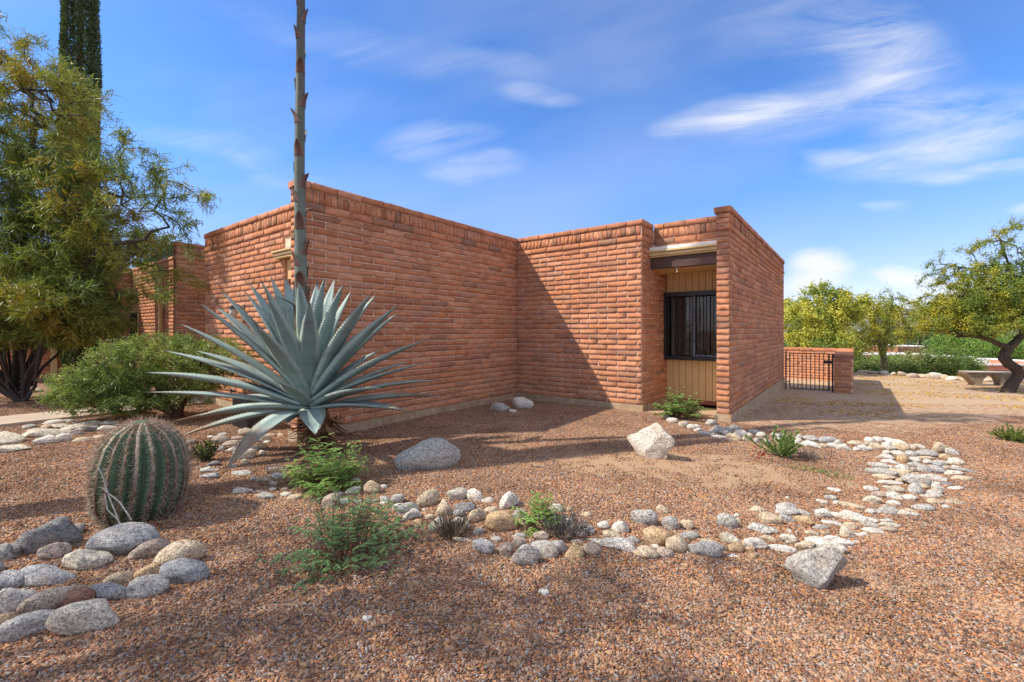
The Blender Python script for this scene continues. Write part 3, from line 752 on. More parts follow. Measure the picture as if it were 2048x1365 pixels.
# dark bin and hose bracket below the lantern
p = at(492, 800, 7.2); gz_ = H(p.x, p.y)
hr = empty('hose_reel', (p.x, p.y, gz_), HOUSE_A, label='dark metal hose reel box with curled handle half hidden by agave leaves', cat='hose reel')
MB().box((-.17, -.14, 0), (.40, .14, .50)).build('box', M['iron'], hr, bevel=.015)
MB().tube([(-.10+.05*math.cos(a), -.16, .56+.05*math.sin(a)) for a in np.linspace(0, 5.6, 16)], .012, 6).build('curl', M['iron'], hr)
MB().tube([(-.05, -.16, .52), (.1, -.16, .53), (.36, -.16, .55)], .010, 6).build('handle', M['bluegrey'], hr)

# ------------------------------------------------------------------ neighbour's brick house on the left
nb_ = empty('brick_house', (P2[0], P2[1], 0), HOUSE_A, label='neighbouring red brick house with cream downspout seen through the leaning tree', cat='house')
nb = []
face(Wall(-6.59, -4.61, 90, 3.0), nb, ext0=.03); endface(-6.79, -4.61, nb)
face(Wall(-15.4, -3.97, 0, 8.61), nb, half0=1)
endface(-15.6, -4.6, nb); face(Wall(-15.4, -4.6, 90, .6), nb)
face(Wall(-13.3, -6.9, 90, 2.9), nb); face(Wall(-20, -6.9, 0, 6.7), nb, half0=1)
Mn = house_M
place(nb_, nb, limit=240)
core(nb_, [((-6.79, -4.607, .1), (-6.593, -1.6, T)), ((-15.4, -3.967, .1), (-6.795, -3.77, T)), ((-15.6, -4.597, .1), (-15.403, -3.9, T)),
           ((-13.5, -6.897, .1), (-13.303, -4.0, T)), ((-20, -6.897, .1), (-13.6, -6.7, T))])
core(nb_, [((-6.82, -4.64, -.2), (-6.56, -1.6, .125)), ((-13.52, -6.93, -.2), (-13.27, -4.05, .125)), ((-20, -6.93, -.2), (-13.53, -6.7, .125)), ((-15.4, -4.0, -.2), (-6.83, -3.8, .125))], 'foundation', M['concrete'])
core(nb_, [((-20, -3.9, 2.9), (-6.9, 4, 3.0))], 'roof', M['white'])
u, z = on_wall(322, 600, -4.05)
MB().tube([(u-.12, -4.0, 3.1), (u-.1, -4.06, 2.7), (u+.06, -4.10, 2.45), (u-.02, -4.06, 2.2), (u-.05, -4.05, .1)], .055, 8).build('downspout', M['cream'], nb_)
def on_face(px, py, u):
    r = (px-CX)/F; v = (r*(P2[1]+u*UX[1])-(P2[0]+u*UX[0]))/(VX[0]-r*VX[1])
    x, y = W(u, v); return v, CH+(HY-py)/F*y
v, z = on_face(108, 720, -13.22)
MB().box((-13.28, v-.07, .05), (-13.20, v+.07, 3.2)).build('corner_post', M['cream'], nb_, bevel=.005)
for wv in (0,):
    uu, z = on_wall(268, 640, -4.0)
    wn = MB().box((uu-.6, -4.03, .9), (uu+.6, -3.99, 2.2)).build('window', M['cream'], nb_)
    MB().box((uu-.54, -4.045, .96), (uu+.54, -4.035, 2.14)).build('pane', M['dark'], wn)

# ------------------------------------------------------------------ low garden wall and iron gate
gw = empty('garden_wall', (P2[0], P2[1], 0), HOUSE_A, label='low brick garden wall ending in a pier beside the black gate', cat='wall')
GV, GU0, GU1, GT = 7.30, 5.67, 6.10, .86
gb = []
zb = -.42; rows = 12; ctop = GT-.02-0*COURSE
def rowsdown(wall, top, n, half0=0):
    lay(wall, top-n*COURSE, n, gb, half0, unitL=.30)
LIB['pier'] = LIB['brick']
for (w_, n_) in ((Wall(GU0, GV, 0, GU1-GU0), 12), (Wall(GU1, GV, 90, 5.2), 13), (Wall(2.46, GV+4.9, 0, GU0-2.46+.02), 14)):
    for r in range(n_):
        x = -(BL/2 if r % 2 else 0)
        while x < w_.len-.04:
            a, b = max(x, 0), min(x+BL, w_.len)
            if b-a > .05: gb.append(('brick', w_.mat((a+b)/2, GT-.10-(r+1)*COURSE, (b-a-JOINT)/(BL-JOINT)), rng.integers(1000)))
            x += BL
for w_ in (Wall(GU0, GV, 0, GU1-GU0), ):
    lay(w_, GT-.1, 1, gb, 0, 'band_brick', lo=-.01, hi=w_.len+.02)
lay(Wall(2.46, GV+4.9, 0, 3.64), GT-.1, 1, gb, 0, 'band_brick'); lay(Wall(GU1, GV, 90, 5.3), GT-.1, 1, gb, 0, 'band_brick')
def low_only(m, px): return True
place(gw, gb, 260)
core(gw, [((GU0+.003, GV+.003, -.9), (GU1-.003, GV+5.28, GT-.012)), ((2.46, GV+4.903, -.9), (GU0, GV+5.28, GT-.012))])
# top: a row of flat coping bricks
cop = brick_mesh(.20, .39, .012, 801, slump=0)
def coping(u, v, rot, w=.2, l=.44):
    o = MB().box((-w/2+.005, -l/2, 0), (w/2-.005, l/2, .03)).v
k = 0
cm = mesh('coping_brick', *(lambda b: (b.v, b.f))(MB().box((-.19, -.1, 0), (.19, .1, .03))), col=np.tile((.62, .25, .13), (8, 1))); cm.materials.append(M['brick'])
for i in range(25):
    o = link('coping_brick', cm, None, gw); o.location = (GU0+.215+.0, GV+.10+i*.208, GT-.012+.001*(i % 3)); o.scale = (1.12, .97, 1)
for i in range(15):
    o = link('coping_brick', cm, None, gw); o.location = (2.56+i*.208, GV+5.09, GT-.012); o.rotation_euler = (0, 0, R(90)); o.scale = (1, .97, 1)
gate = empty('iron_gate', (*W(4.50, GV), 0), HOUSE_A, label='black wrought iron gate of plain vertical bars between house and garden wall', cat='gate')
gx1 = GU0-4.50
MB().box((.0, -.02, -.30), (.035, .02, .92)).build('post', M['iron'], gate)
MB().box((gx1-.05, -.02, -.36), (gx1-.005, .02, .88)).build('post', M['iron'], gate)
MB().box((.10, -.012, .855), (gx1-.055, .012, .88)).box((.10, -.012, -.17), (gx1-.1, .012, -.145)).box((.10, -.013, -.17), (.128, .013, .88)).box((gx1-.115, -.013, -.17), (gx1-.09, .013, .88)).build('frame', M['iron'], gate)
for i in range(9):
    x = .10+(i+1)*(gx1-.20)/9.4+.01
    MB().tube([(x, 0, -.15), (x, 0, .86)], .0115, 6).build('bar', M['iron'], gate)
MB().box((gx1-.24, -.03, .60), (gx1-.05, .03, .69)).build('latch', M['iron'], gate)
for z in (.68, .02): MB().tube([(.03, 0, z), (.11, 0, z+.015)], .014, 6).build('hinge', M['iron'], gate)

# ------------------------------------------------------------------ houses down the slope
def far_house(px0, px1, ptop, d, depth, label, roofdrop=.55, name='brick_house'):
    X0, X1 = (px0-CX)/F*d, (px1-CX)/F*d; z1 = CH+(HY-ptop)/F*d
    zg = H((X0+X1)/2, d+1)-.5
    e = empty(name, (X0, d, zg), 0, label=label, cat='house'); h = z1-zg; w = X1-X0
    brickc = simple('far_brick', (.46, .20, .13), .9, .1, .15, 6, .2)
    t = .25
    MB().box((0, 0, 0), (w, t, h-.12)).box((0, depth-t, 0), (w, depth, h-.12)).box((0, t, 0), (t, depth-t, h-.12)).box((w-t, t, 0), (w, depth-t, h-.12)).build('wall', brickc, e)
    MB().box((-.06, -.06, h-.45), (w+.06, -.005, h-.36)).build('brick_ledge', brickc, e)
    MB().box((-.05, -.05, h-.118), (w+.05, t+.02, h)).box((-.05, depth-t-.02, h-.118), (w+.05, depth+.05, h)).box((-.05, t+.02, h-.118), (t, depth-t-.02, h)).box((w-t, t+.02, h-.118), (w+.05, depth-t-.02, h)).build('parapet_coating', M['white'], e, bevel=.01)
    MB().box((t+.002, t+.002, h-roofdrop), (w-t-.002, depth-t-.002, h-roofdrop+.05)).box((t+.002, depth-t-.03, h-roofdrop+.05), (w-t-.002, depth-t-.004, h-.12)).box((t+.002, t+.03, h-roofdrop+.05), (t+.03, depth-t-.04, h-.12)).build('roof', M['white'], e)
    for i in range(2):
        wn = MB().box((w*(.25+.4*i), -.03, h-2.3), (w*(.25+.4*i)+1.2, -.004, h-1.2)).build('window', M['dark'], e)
    return e
fh = far_house(1962, 2190, 728.5, 34, 7.5, 'pink brick house below the bench with open white coated roof parapet', .6)
MB().tube([(fh_x, 5.0, fh_h) for fh_x, fh_h in ((4.5, 6.2), (4.5, 6.9))], .05, 8)
far_house(1795, 1866, 692.5, 62, 9, 'distant low house with white flat roof above the slope shrubs', .3)
far_house(1738, 1802, 709, 44, 5, 'low white roofed brick house half hidden behind the slope shrubs', .3)
far_house(1890, 1948, 713, 40, 7, 'small white roofed house in shrubs left of the pink brick house', .3)
p = at(1775, 713, 40); zg = H(p.x, 40)
MB().box((-.35, -.25, zg-.5), (.35, .25, p.z)).build('chimney', simple('far_brick2', (.50, .22, .14), .9), label='short square brick chimney standing among the slope shrubs', cat='chimney').location = (p.x, 38, 0)

# ------------------------------------------------------------------ concrete bench
bp = g(1976, 771)
bench = empty('concrete_bench', bp, R(-6), label='weathered concrete garden bench with two curved legs beside the twisted trunk', cat='bench')
bs = bp.y/F*.98
def bench_part(poly, y0, y1, name, mat):
    n = len(poly); V = [(x, y0, z) for x, z in poly]+[(x, y1, z) for x, z in poly]
    Fc = [tuple(range(n)), tuple(range(2*n-1, n-1, -1))]+[(i, n+i, n+(i+1) % n, (i+1) % n) for i in range(n)]
    link(name, mesh(name, V, Fc), mat, bench)
bc = simple('bench_concrete', (.30, .235, .165), .95, .15, .25, 9, .5)
W_ = 45*bs
top_z = 27*bs
bench_part([(-W_*1.01, top_z-.004), (W_*1.05, top_z-.014), (W_*1.05, top_z+.016), (-W_*1.03, top_z+.026)], -.20, .20, 'bench_top', simple('pale_bench_top', (.55, .50, .42), .9))
bench_part([(-W_, top_z-.035), (W_*1.05, top_z-.05), (W_*1.05, top_z-.01), (-W_*1.02, top_z)], -.19, .19, 'seat', bc)
def leg(cx, s):
    L = [(-.085, 0), (.085, 0)]; o = [(.10, .12), (.14, .22), (.24, .32), (.36, top_z-.05)]; i_ = [(-.50, top_z-.05), (-.34, .28), (-.20, .16), (-.12, .07)]
    pts = [(cx-.08, -.03), (cx+.08, -.03)]+[(cx+x, z) for x, z in (o if s < 0 else [(-q[0]*.9, q[1]) for q in i_[::-1]])]+[(cx+x, z) for x, z in (i_ if s < 0 else [(-q[0], q[1]) for q in o[::-1]])]
    bench_part(pts, -.15, .15, 'leg', bc)
leg(-W_*.52, -1); leg(W_*.52, 1)
# ------------------------------------------------------------------ agave
AG = g(640, 903); AGD = AG.y
agave = empty('agave', AG, 0, label='huge blue green century plant with toothed leaves and a tall flower stalk', cat='agave')
def agl(px, py, d): return at(px, py, d)-AG
ctr = at(618, 800, AGD)-AG                # heart of the rosette, local
def agave_leaf(tx, ty, L=1.75, side=0, wd=.155, sag=.0, dry=0.0, fold=.45, z0=None, bx=0):
    """tip at picture point; side<0 towards the viewer, >0 away"""
    d = AGD; B = ctr.copy(); ty_up = (HY-ty)
    for _ in range(4):
        T_ = agl(tx, ty, d); dx, dz = T_.x-B.x, T_.z-B.z; rem = max(0, L*L-dx*dx-dz*dz)
        dy = side*math.sqrt(rem)
        u, v = UV(AG.x+T_.x, AGD+dy)
        while dy > 0 and u < .10 and v > -5.1 and dy > .02: dy *= .85; u, v = UV(AG.x+T_.x, AGD+dy)
        d = AGD+dy
    T_ = agl(tx, ty, d)
    hor = Vector((T_.x-B.x, T_.y-B.y, 0)); hd = hor.normalized() if hor.length > .05 else Vector((side*.1, -1 if side < 0 else 1, 0)).normalized()
    el = math.atan2(T_.z-B.z, max(hor.length, .01))
    up = max(0, el)/(math.pi/2)
    base = B+hd*.07*(1-up*.5)+Vector((bx, 0, -.10+.34*up)) if z0 is None else B+hd*.08+Vector((bx, 0, z0))
    ch = T_-base; Lc = ch.length
    ctrl = base+ch*.45+Vector((0, 0, 1))*Lc*(.02+sag)*1.0-hd*Lc*.02
    n = 26; rows = []
    V, C = [], []
    radial = hd
    for i in range(n+1):
        t = i/n
        p = base*(1-t)**2+ctrl*2*t*(1-t)+T_*t*t; tan = ((ctrl-base)*(1-t)+(T_-ctrl)*t).normalized()
        nn = (Vector((0, 0, 1))*1.0-radial*.9*max(0, tan.z)-tan*0); nn = (nn-tan*nn.dot(tan)).normalized()
        s = tan.cross(nn)
        wprof = np.interp(t, [0, .08, .2, .42, .62, .8, .93, 1], [.60, .58, .74, 1.0, .95, .64, .25, .02])*wd*1.45
        th = np.interp(t, [0, .3, .8, 1], [.050, .030, .012, .004])*wd/.155
        f = fold*np.interp(t, [0, .3, .7, 1], [.55, .8, .9, 1.0])
        for q, (a, hgt_) in enumerate(((-1, f), (-.55, f*.32), (0, 0), (.55, f*.32), (1, f), (.6, f*.30), (0, -.0), (-.6, f*.30))):
            off = s*a*wprof*.5+nn*(hgt_*wprof*.5)
            if q >= 5: off = off-nn*th*(1.0 if q == 6 else .75)
            V.append(p+off)
            col = np.array((.27, .355, .345)) if q < 5 else np.array((.15, .215, .205))  # bright upper face, dark underside: sun and shade put into the colour
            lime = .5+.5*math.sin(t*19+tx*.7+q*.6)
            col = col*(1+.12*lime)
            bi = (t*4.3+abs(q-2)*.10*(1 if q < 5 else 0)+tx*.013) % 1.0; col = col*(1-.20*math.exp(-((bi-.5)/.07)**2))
            if q in (0, 4): col = col*1.22+np.array((.07, .05, .01))  # margins painted brighter, as if sunlit
            dt = 1-dry; kd = np.clip((t-dt)/.22, 0, 1) if dry > 0 else 0
            kd = kd*(.75+.25*math.sin(q*2.1+t*30))
            col = col*(1-kd)+np.array((.24, .125, .055))*kd
            if t > .965: col = np.array((.10, .055, .035))
            C.append(col)
    Q = []
    for i in range(n):
        for q in range(8): Q.append((i*8+q, i*8+(q+1) % 8, (i+1)*8+(q+1) % 8, (i+1)*8+q))
    Q.append(tuple(range(7, -1, -1)))
    # teeth and terminal spine
    P = [V[i*8] for i in range(n+1)]; Pr = [V[i*8+4] for i in range(n+1)]
    for line, sgn in ((P, -1), (Pr, 1)):
        for k in range(34):
            t = .08+.85*k/34; x = t*n; i = int(x); fr = x-i
            p = line[i].lerp(line[i+1], fr); tg = (line[i+1]-line[i]).normalized(); mid = V[i*8+2].lerp(V[(i+1)*8+2], fr)
            o = (p-mid).normalized(); e = .021*(1.1-t*.5); b0 = len(V)
            V += [p-tg*.008-o*.002, p+tg*.008-o*.002, p+o*e+tg*.003]; Q.append((b0, b0+1, b0+2))
            tc = np.array((.55, .52, .42)) if k % 2 else np.array((.30, .22, .15))
            C += [np.array((.36, .42, .36)), np.array((.36, .42, .36)), tc]
    b0 = len(V); tipd = (T_-ctrl).normalized(); sp = T_+tipd*.05
    o1 = tipd.orthogonal().normalized()*.0045; o2 = tipd.cross(o1)
    V += [T_-tipd*.02+o1, T_-tipd*.02-o1*.5+o2*.8, T_-tipd*.02-o1*.5-o2*.8, sp]; Q += [(b0, b0+1, b0+3), (b0+1, b0+2, b0+3), (b0+2, b0, b0+3)]; C += [np.array((.07, .04, .03))]*4
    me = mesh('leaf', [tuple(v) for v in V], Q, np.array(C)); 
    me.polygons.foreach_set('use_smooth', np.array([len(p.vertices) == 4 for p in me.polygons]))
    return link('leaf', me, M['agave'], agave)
Z2 = lambda x, y: (250+x/2.968, 500+y/2.968)
LV = [ # zoom x, y, length, side, width, sag, dry
 (120, 728, 2.10, -.5, .17, .05, 0), (125, 845, 2.05, -.35, .14, .02, .16), (230, 598, 2.05, .5, .15, .04, 0), (320, 435, 2.05, -.3, .165, .02, 0), (420, 598, 1.75, .6, .14, .04, 0),
 (435, 312, 2.05, -.35, .155, 0, 0), (540, 338, 1.9, .3, .17, 0, 0), (570, 243, 2.0, .7, .15, .0, 0), (770, 440, 1.5, -.95, .15, 0, 0), (715, 250, 1.75, .8, .15, 0, 0), (740, 200, 1.85, .5, .15, 0, 0),
 (805, 180, 1.85, -.4, .15, 0, 0), (865, 160, 1.85, .8, .14, 0, 0), (840, 270, 1.6, -.8, .15, 0, 0), (950, 165, 1.8, .8, .17, 0, 0), (920, 790, .95, -1, .15, -.04, 0), (1000, 200, 1.7, .4, .13, 0, 0),
 (1030, 185, 1.7, -.3, .15, 0, 0), (1095, 310, 1.45, -.85, .155, 0, 0), (1140, 190, 1.75, .9, .14, 0, 0), (1185, 165, 1.75, -.1, .15, 0, 0), (1245, 172, 1.8, .6, .14, 0, 0), (1298, 200, 1.75, -.2, .15, 0, 0),
 (1345, 240, 1.75, .4, .14, 0, 0), (1465, 255, 1.8, -.6, .16, 0, 0), (1490, 265, 1.85, .5, .15, 0, 0), (1625, 325, 1.9, -.4, .16, 0, 0), (1620, 375, 1.8, .5, .16, 0, 0), (1525, 590, 1.5, .6, .13, .03, 0),
 (1805, 528, 1.9, -.7, .165, .03, 0), (1690, 660, 1.6, .5, .14, .02, 0), (1800, 668, 1.85, -.1, .14, .03, .10), (1865, 775, 1.95, -.6, .15, .05, .06), (1530, 820, 1.35, -1, .15, .04, 0), (1880, 865, 1.95, .3, .13, .03, .42),
 (1700, 965, 1.6, -.7, .14, .05, .30), (320, 1110, 1.95, -.5, .15, .05, .40), (285, 1020, 1.9, .1, .15, .04, .35), (430, 988, 1.65, -.7, .16, .05, .25),
 (700, 860, 1.3, .9, .14, .04, 0), (1420, 470, 1.5, .9, .14, 0, 0), (1260, 330, 1.6, .9, .14, 0, 0)]
for (x, y, L, s, wd, sg, dr) in LV:
    agave_leaf(*Z2(x, y), L=L, side=s, wd=wd, sag=sg, dry=dr, fold=.26+.3*random.random())
agave_leaf(*Z2(1130, 1098), L=.72, side=-1, wd=.19, sag=.12, dry=0, z0=-.10)
agave_leaf(*Z2(590, 1318), L=1.75, side=-.9, wd=.16, sag=.17, dry=.5, z0=-.14)
agave_leaf(*Z2(960, 1030), L=.45, side=-1, wd=.12, sag=.1, dry=0, z0=-.12)
# dead skirt round the trunk
MB().lathe([(.10, -.05), (.17, .08), (.15, .25), (.12, .42), (.06, .62)], 12).build('trunk', simple('dead_leaf_base', (.16, .085, .045), .95, .1, .4, 20, .8), agave)
n = 150; a = rng.random(n)*6.283; zz = .04+.42*rng.random(n)
Pb = np.stack([np.cos(a)*.13, np.sin(a)*.13, zz], 1); Db = np.stack([np.cos(a)*.7, np.sin(a)*.7, -.25-rng.random(n)*.9], 1)
v_, t_, q_, c_ = leaves(Pb, Db, .14+.22*rng.random(n), .05+.03*rng.random(n), pick([(.34, .20, .10), (.24, .12, .06), (.42, .28, .16), (.14, .075, .045)], n), .5, nrm=np.tile((0, 0, 1.), (n, 1)))
link('dead_leaf_skirt', mesh('dead_leaf_skirt', v_, [t_, q_], c_), M['leafdry'], agave, kind='stuff')
# flower stalk
sx0 = at(606, 640, AGD)-AG; k_top = 8.4
def spos(z):
    t = (z-.5)/8; return Vector((np.interp(z, [.5, 1.2, 3.5, 6.2, 9], [ctr.x-.03, sx0.x-.01, sx0.x-.045, sx0.x-.02, sx0.x+.02]), 0, z))
def srad(z): return np.interp(z, [.5, 1.8, 3, 5.8, 8.4], [.092, .078, .066, .047, .018])
zs = np.linspace(.45, k_top, 60)
sv, sf, scc = [], [], []
for i, z in enumerate(zs):
    p = spos(z)
    for j in range(16):
        aa = 2*math.pi*j/16; r = srad(z); sv.append((p.x+r*math.cos(aa), p.y+r*math.sin(aa), z))
        c = np.array((.145, .175, .145))*(1+.06*math.sin(z*9)); c = c*(1-.6*np.clip((z-2.8)/3, 0, 1)) + np.array((.05, .035, .04))*np.clip((z-3.8)/3, 0, .7); scc.append(c)
for i in range(len(zs)-1):
    for j in range(16): sf.append((i*16+j, i*16+(j+1) % 16, (i+1)*16+(j+1) % 16, (i+1)*16+j))
stalk = link('flower_stalk', mesh('flower_stalk', sv, sf, np.array(scc), smooth=True), M['agave'], agave)
z = 1.45; aa = 2.2; kk = 0
while z < 8.1:
    r = srad(z); p = spos(z); V, C, Q = [], [], []
    Lb = np.interp(z, [1.4, 2.5, 6, 8], [.27, .20, .17, .12])*(.85+.3*random.random()); wa = np.interp(z, [1.4, 3, 8], [1.25, 1.35, 1.5])
    out = .015+.04*random.random()+(.20 if random.random() < .2 else 0)
    for i in range(7):
        t = i/6
        for j in range(5):
            w = (j-2)/2*wa*(1-t)**.75; rr = r+.004+.012*t+out*max(0, t-.45)**1.4*2.2+(.004 if j in (1, 2, 3) else 0)
            V.append((p.x+rr*math.cos(aa+w), p.y+rr*math.sin(aa+w), z+Lb*t*(1-.0*abs(j-2))))
            C.append(np.array((.13, .068, .048))*(1-.35*t)+np.array((.10, .10, .075))*(abs(j-2) == 2))
    for i in range(6):
        for j in range(4): Q.append((i*5+j, i*5+j+1, (i+1)*5+j+1, (i+1)*5+j))
    link('bract', mesh('bract', V, Q, np.array(C), smooth=True), M['agave'], stalk)
    z += np.interp(z, [1.4, 2.4, 3.6, 8], [.085, .15, .205, .24]); aa += 2.399+.25*random.random(); kk += 1

# ------------------------------------------------------------------ barrel cactus
bb = g(279, 1056); bc_ = Vector((at(279, 900, bb.y+.24).x, bb.y+.24, H(bb.x, bb.y+.24)-.02))
barrel = empty('barrel_cactus', bc_, R(8), label='large round green barrel cactus covered with hooked pale and reddish spines', cat='cactus')
barrel.rotation_euler = (R(2), R(3), R(8))
NR = 21; BR, BH = .312, .80
def brad(t): return BR*np.interp(t, [0, .08, .2, .4, .6, .78, .9, .97, 1], [.66, .82, .94, 1.0, .98, .85, .62, .33, .12])
bv, bf, bcx = [], [], []
NA, NZ = NR*10, 70
for i in range(NZ+1):
    t = i/NZ; z = BH*(1-(1-t)**1.35) if t > .5 else BH*(1-(.5**1.35))*t/.5
    tt = z/BH
    for j in range(NA):
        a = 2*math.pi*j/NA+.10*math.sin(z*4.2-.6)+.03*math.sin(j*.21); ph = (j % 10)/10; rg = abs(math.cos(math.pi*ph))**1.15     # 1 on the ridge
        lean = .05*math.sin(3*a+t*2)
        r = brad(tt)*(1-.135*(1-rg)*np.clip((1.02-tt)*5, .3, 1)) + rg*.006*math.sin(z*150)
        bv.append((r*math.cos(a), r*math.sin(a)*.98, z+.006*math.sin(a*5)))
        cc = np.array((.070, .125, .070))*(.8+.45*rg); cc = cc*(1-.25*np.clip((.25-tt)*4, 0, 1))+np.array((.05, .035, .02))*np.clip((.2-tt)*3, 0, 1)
        bcx.append(cc)
for i in range(NZ):
    for j in range(NA): bf.append((i*NA+j, i*NA+(j+1) % NA, (i+1)*NA+(j+1) % NA, (i+1)*NA+j))
bf.append(tuple(NZ*NA+j for j in range(NA)))
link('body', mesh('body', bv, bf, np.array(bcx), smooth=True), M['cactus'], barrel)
P, D, Lr, Cc = [], [], [], []; wv, wf, wc = [], [], []
for k in range(NR):
    a = 2*math.pi*k/NR; z = .06
    woolly = .5+.5*math.sin(k*1.9)
    while z < BH*.985:
        a = 2*math.pi*k/NR+.10*math.sin(z*4.2-.6)+.03*math.sin(k*10*.21)
        tt = z/BH; r = brad(tt); r2 = brad(min(1, tt+.02)); nz = (r-r2)/(.02*BH); nrm_ = unit(np.array([math.cos(a), math.sin(a), nz])); p = np.array([r*math.cos(a), r*math.sin(a)*.98, z])
        ta = np.array([-math.sin(a), math.cos(a), 0]); ts = unit(np.cross(nrm_, ta))*-1
        red = np.clip((tt-.80)*5, 0, .8)
        for q in range(7):
            b = 2*math.pi*q/7+.3; spr = .95 if q else .2
            d = nrm_*(.55 if q else 1.0)+ta*math.cos(b)*spr+ts*math.sin(b)*spr*.8+rng.normal(size=3)*.12
            P.append(p+nrm_*.003); D.append(d); Lr.append((.036+.028*rng.random())*(1.15 if q == 0 else 1))
            c = np.array((.52, .42, .32))*(.6+.7*rng.random()) if rng.random() < .65 else np.array((.26, .13, .08))*(.7+.6*rng.random())
            Cc.append(c*(1-red)+np.array((.36, .22, .17))*red)
        o = len(wv); s = .0105*(1.1+.5*woolly) ; 
        for vv in ICO_V: wv.append(p+vv[0]*ta*s*.8+vv[1]*ts*s*1.5+vv[2]*nrm_*s*.55+nrm_*.001)
        wf += [tuple(o+i for i in f) for f in ICO_T]
        pale = np.clip((tt-.35)*2.5, 0, 1)*woolly; wc += [np.array((.12, .065, .04))*(1-pale)+np.array((.66, .60, .44))*pale]*12
        z += .021*(1 if tt < .9 else .8)
P, D, Lr, Cc = np.array(P), unit(np.array(D)), np.array(Lr), np.array(Cc)
def needles(P, D, L, r, C, hook=.25):
    n = len(P); S = unit(np.cross(D, rng.normal(size=(n, 3)))); U = np.cross(S, D); L = np.broadcast_to(L, n)[:, None]
    mid = P+D*L*.6+U*L*hook*.25; tip = P+D*L+U*L*hook
    V = np.stack([P+S*r, P-S*r*.5+U*r*.87, P-S*r*.5-U*r*.87, mid+S*r*.8, mid-S*r*.4+U*r*.7, mid-S*r*.4-U*r*.7, tip], 1).reshape(-1, 3); o = np.arange(n)[:, None]*7
    Q = np.concatenate([o+np.array(f) for f in ((0, 1, 4, 3), (1, 2, 5, 4), (2, 0, 3, 5))]); T = np.concatenate([o+np.array(f) for f in ((3, 4, 6), (4, 5, 6), (5, 3, 6))])
    return V, T, Q, np.repeat(C, 7, 0)
v_, t_, q_, c_ = needles(P, D, Lr, .0015, Cc)
link('spines', mesh('spines', v_, [t_, q_], c_), M['spine'], barrel, kind='stuff')
link('areoles', mesh('areoles', np.array(wv), wf, np.array(wc)), M['spine'], barrel, kind='stuff')
# ------------------------------------------------------------------ stones
def rock_mesh(seed, kind, sub=3):
    r = np.random.default_rng(1000+seed); bm = bmesh.new(); bmesh.ops.create_icosphere(bm, subdivisions=sub, radius=1)
    V = np.array([v.co[:] for v in bm.verts])
    D = V.copy(); sf = np.ones(len(V))
    if kind == 'angular':
        for _ in range(12):
            n = unit(r.normal(size=3)); lim = .58+.25*r.random(); d = D@n; k = d > lim; D[k] -= np.outer((d[k]-lim)*.96, n)
    else:
        for _ in range(4):
            n = unit(r.normal(size=3)); lim = .74+.2*r.random(); d = D@n; k = d > lim; D[k] -= np.outer((d[k]-lim)*.6, n)
    for f_, am in ((1.3, .10), (2.7, .05), (6.0, .022 if kind == 'angular' else .012)):
        ph = r.random(9)*6.3
        q = am*(np.sin(V[:, 0]*f_*1.7+ph[0]+1.3*np.sin(V[:, 1]*f_+ph[3]))+np.sin(V[:, 1]*f_*1.9+ph[1]+1.3*np.sin(V[:, 2]*f_+ph[4]))+np.sin(V[:, 2]*f_*2.1+ph[2]+np.sin(V[:, 0]*f_+ph[5])))
        D = D*(1+q[:, None])
    D /= np.array([np.abs(D[:, 0]).max(), np.abs(D[:, 1]).max(), np.abs(D[:, 2]).max()])
    for v, d in zip(bm.verts, D): v.co = d
    me = bpy.data.meshes.new('stone'); bm.to_mesh(me); bm.free(); me.polygons.foreach_set('use_smooth', np.ones(len(me.polygons), bool)); me.materials.append(M['rock']); return me
class _B: pass
RK = {('round', 3): [rock_mesh(i, 'round') for i in range(16)], ('angular', 3): [rock_mesh(50+i, 'angular') for i in range(12)],
      ('round', 2): [rock_mesh(80+i, 'round', 2) for i in range(16)], ('angular', 2): [rock_mesh(120+i, 'angular', 2) for i in range(8)], ('round', 4): [rock_mesh(200+i, 'round', 4) for i in range(3)], ('angular', 4): [rock_mesh(230+i, 'angular', 4) for i in range(3)]}
TONE = {'g': ((.56, .54, .50), 'grey'), 'w': ((.82, .77, .69), 'off-white'), 'b': ((.47, .475, .48), 'blue grey'), 'd': ((.30, .30, .305), 'dark grey'), 't': ((.70, .57, .41), 'tan'),
        'o': ((.72, .51, .30), 'orange tan'), 'p': ((.56, .46, .38), 'pinkish brown'), 'r': ((.38, .20, .14), 'reddish brown'), 'l': ((.76, .69, .57), 'pale limestone')}
STONES = []
def stones(ox, oy, s, data, zone, lift=0.0, kind=None):
    for e in data:
        x0, y0, x1, y1, tn = e[:5]; tilt = e[5] if len(e) > 5 else 0
        STONES.append((ox+x0/s, oy+y0/s, ox+x1/s, oy+y1/s, tn, tilt, zone, kind or (e[6] if len(e) > 6 else None)))
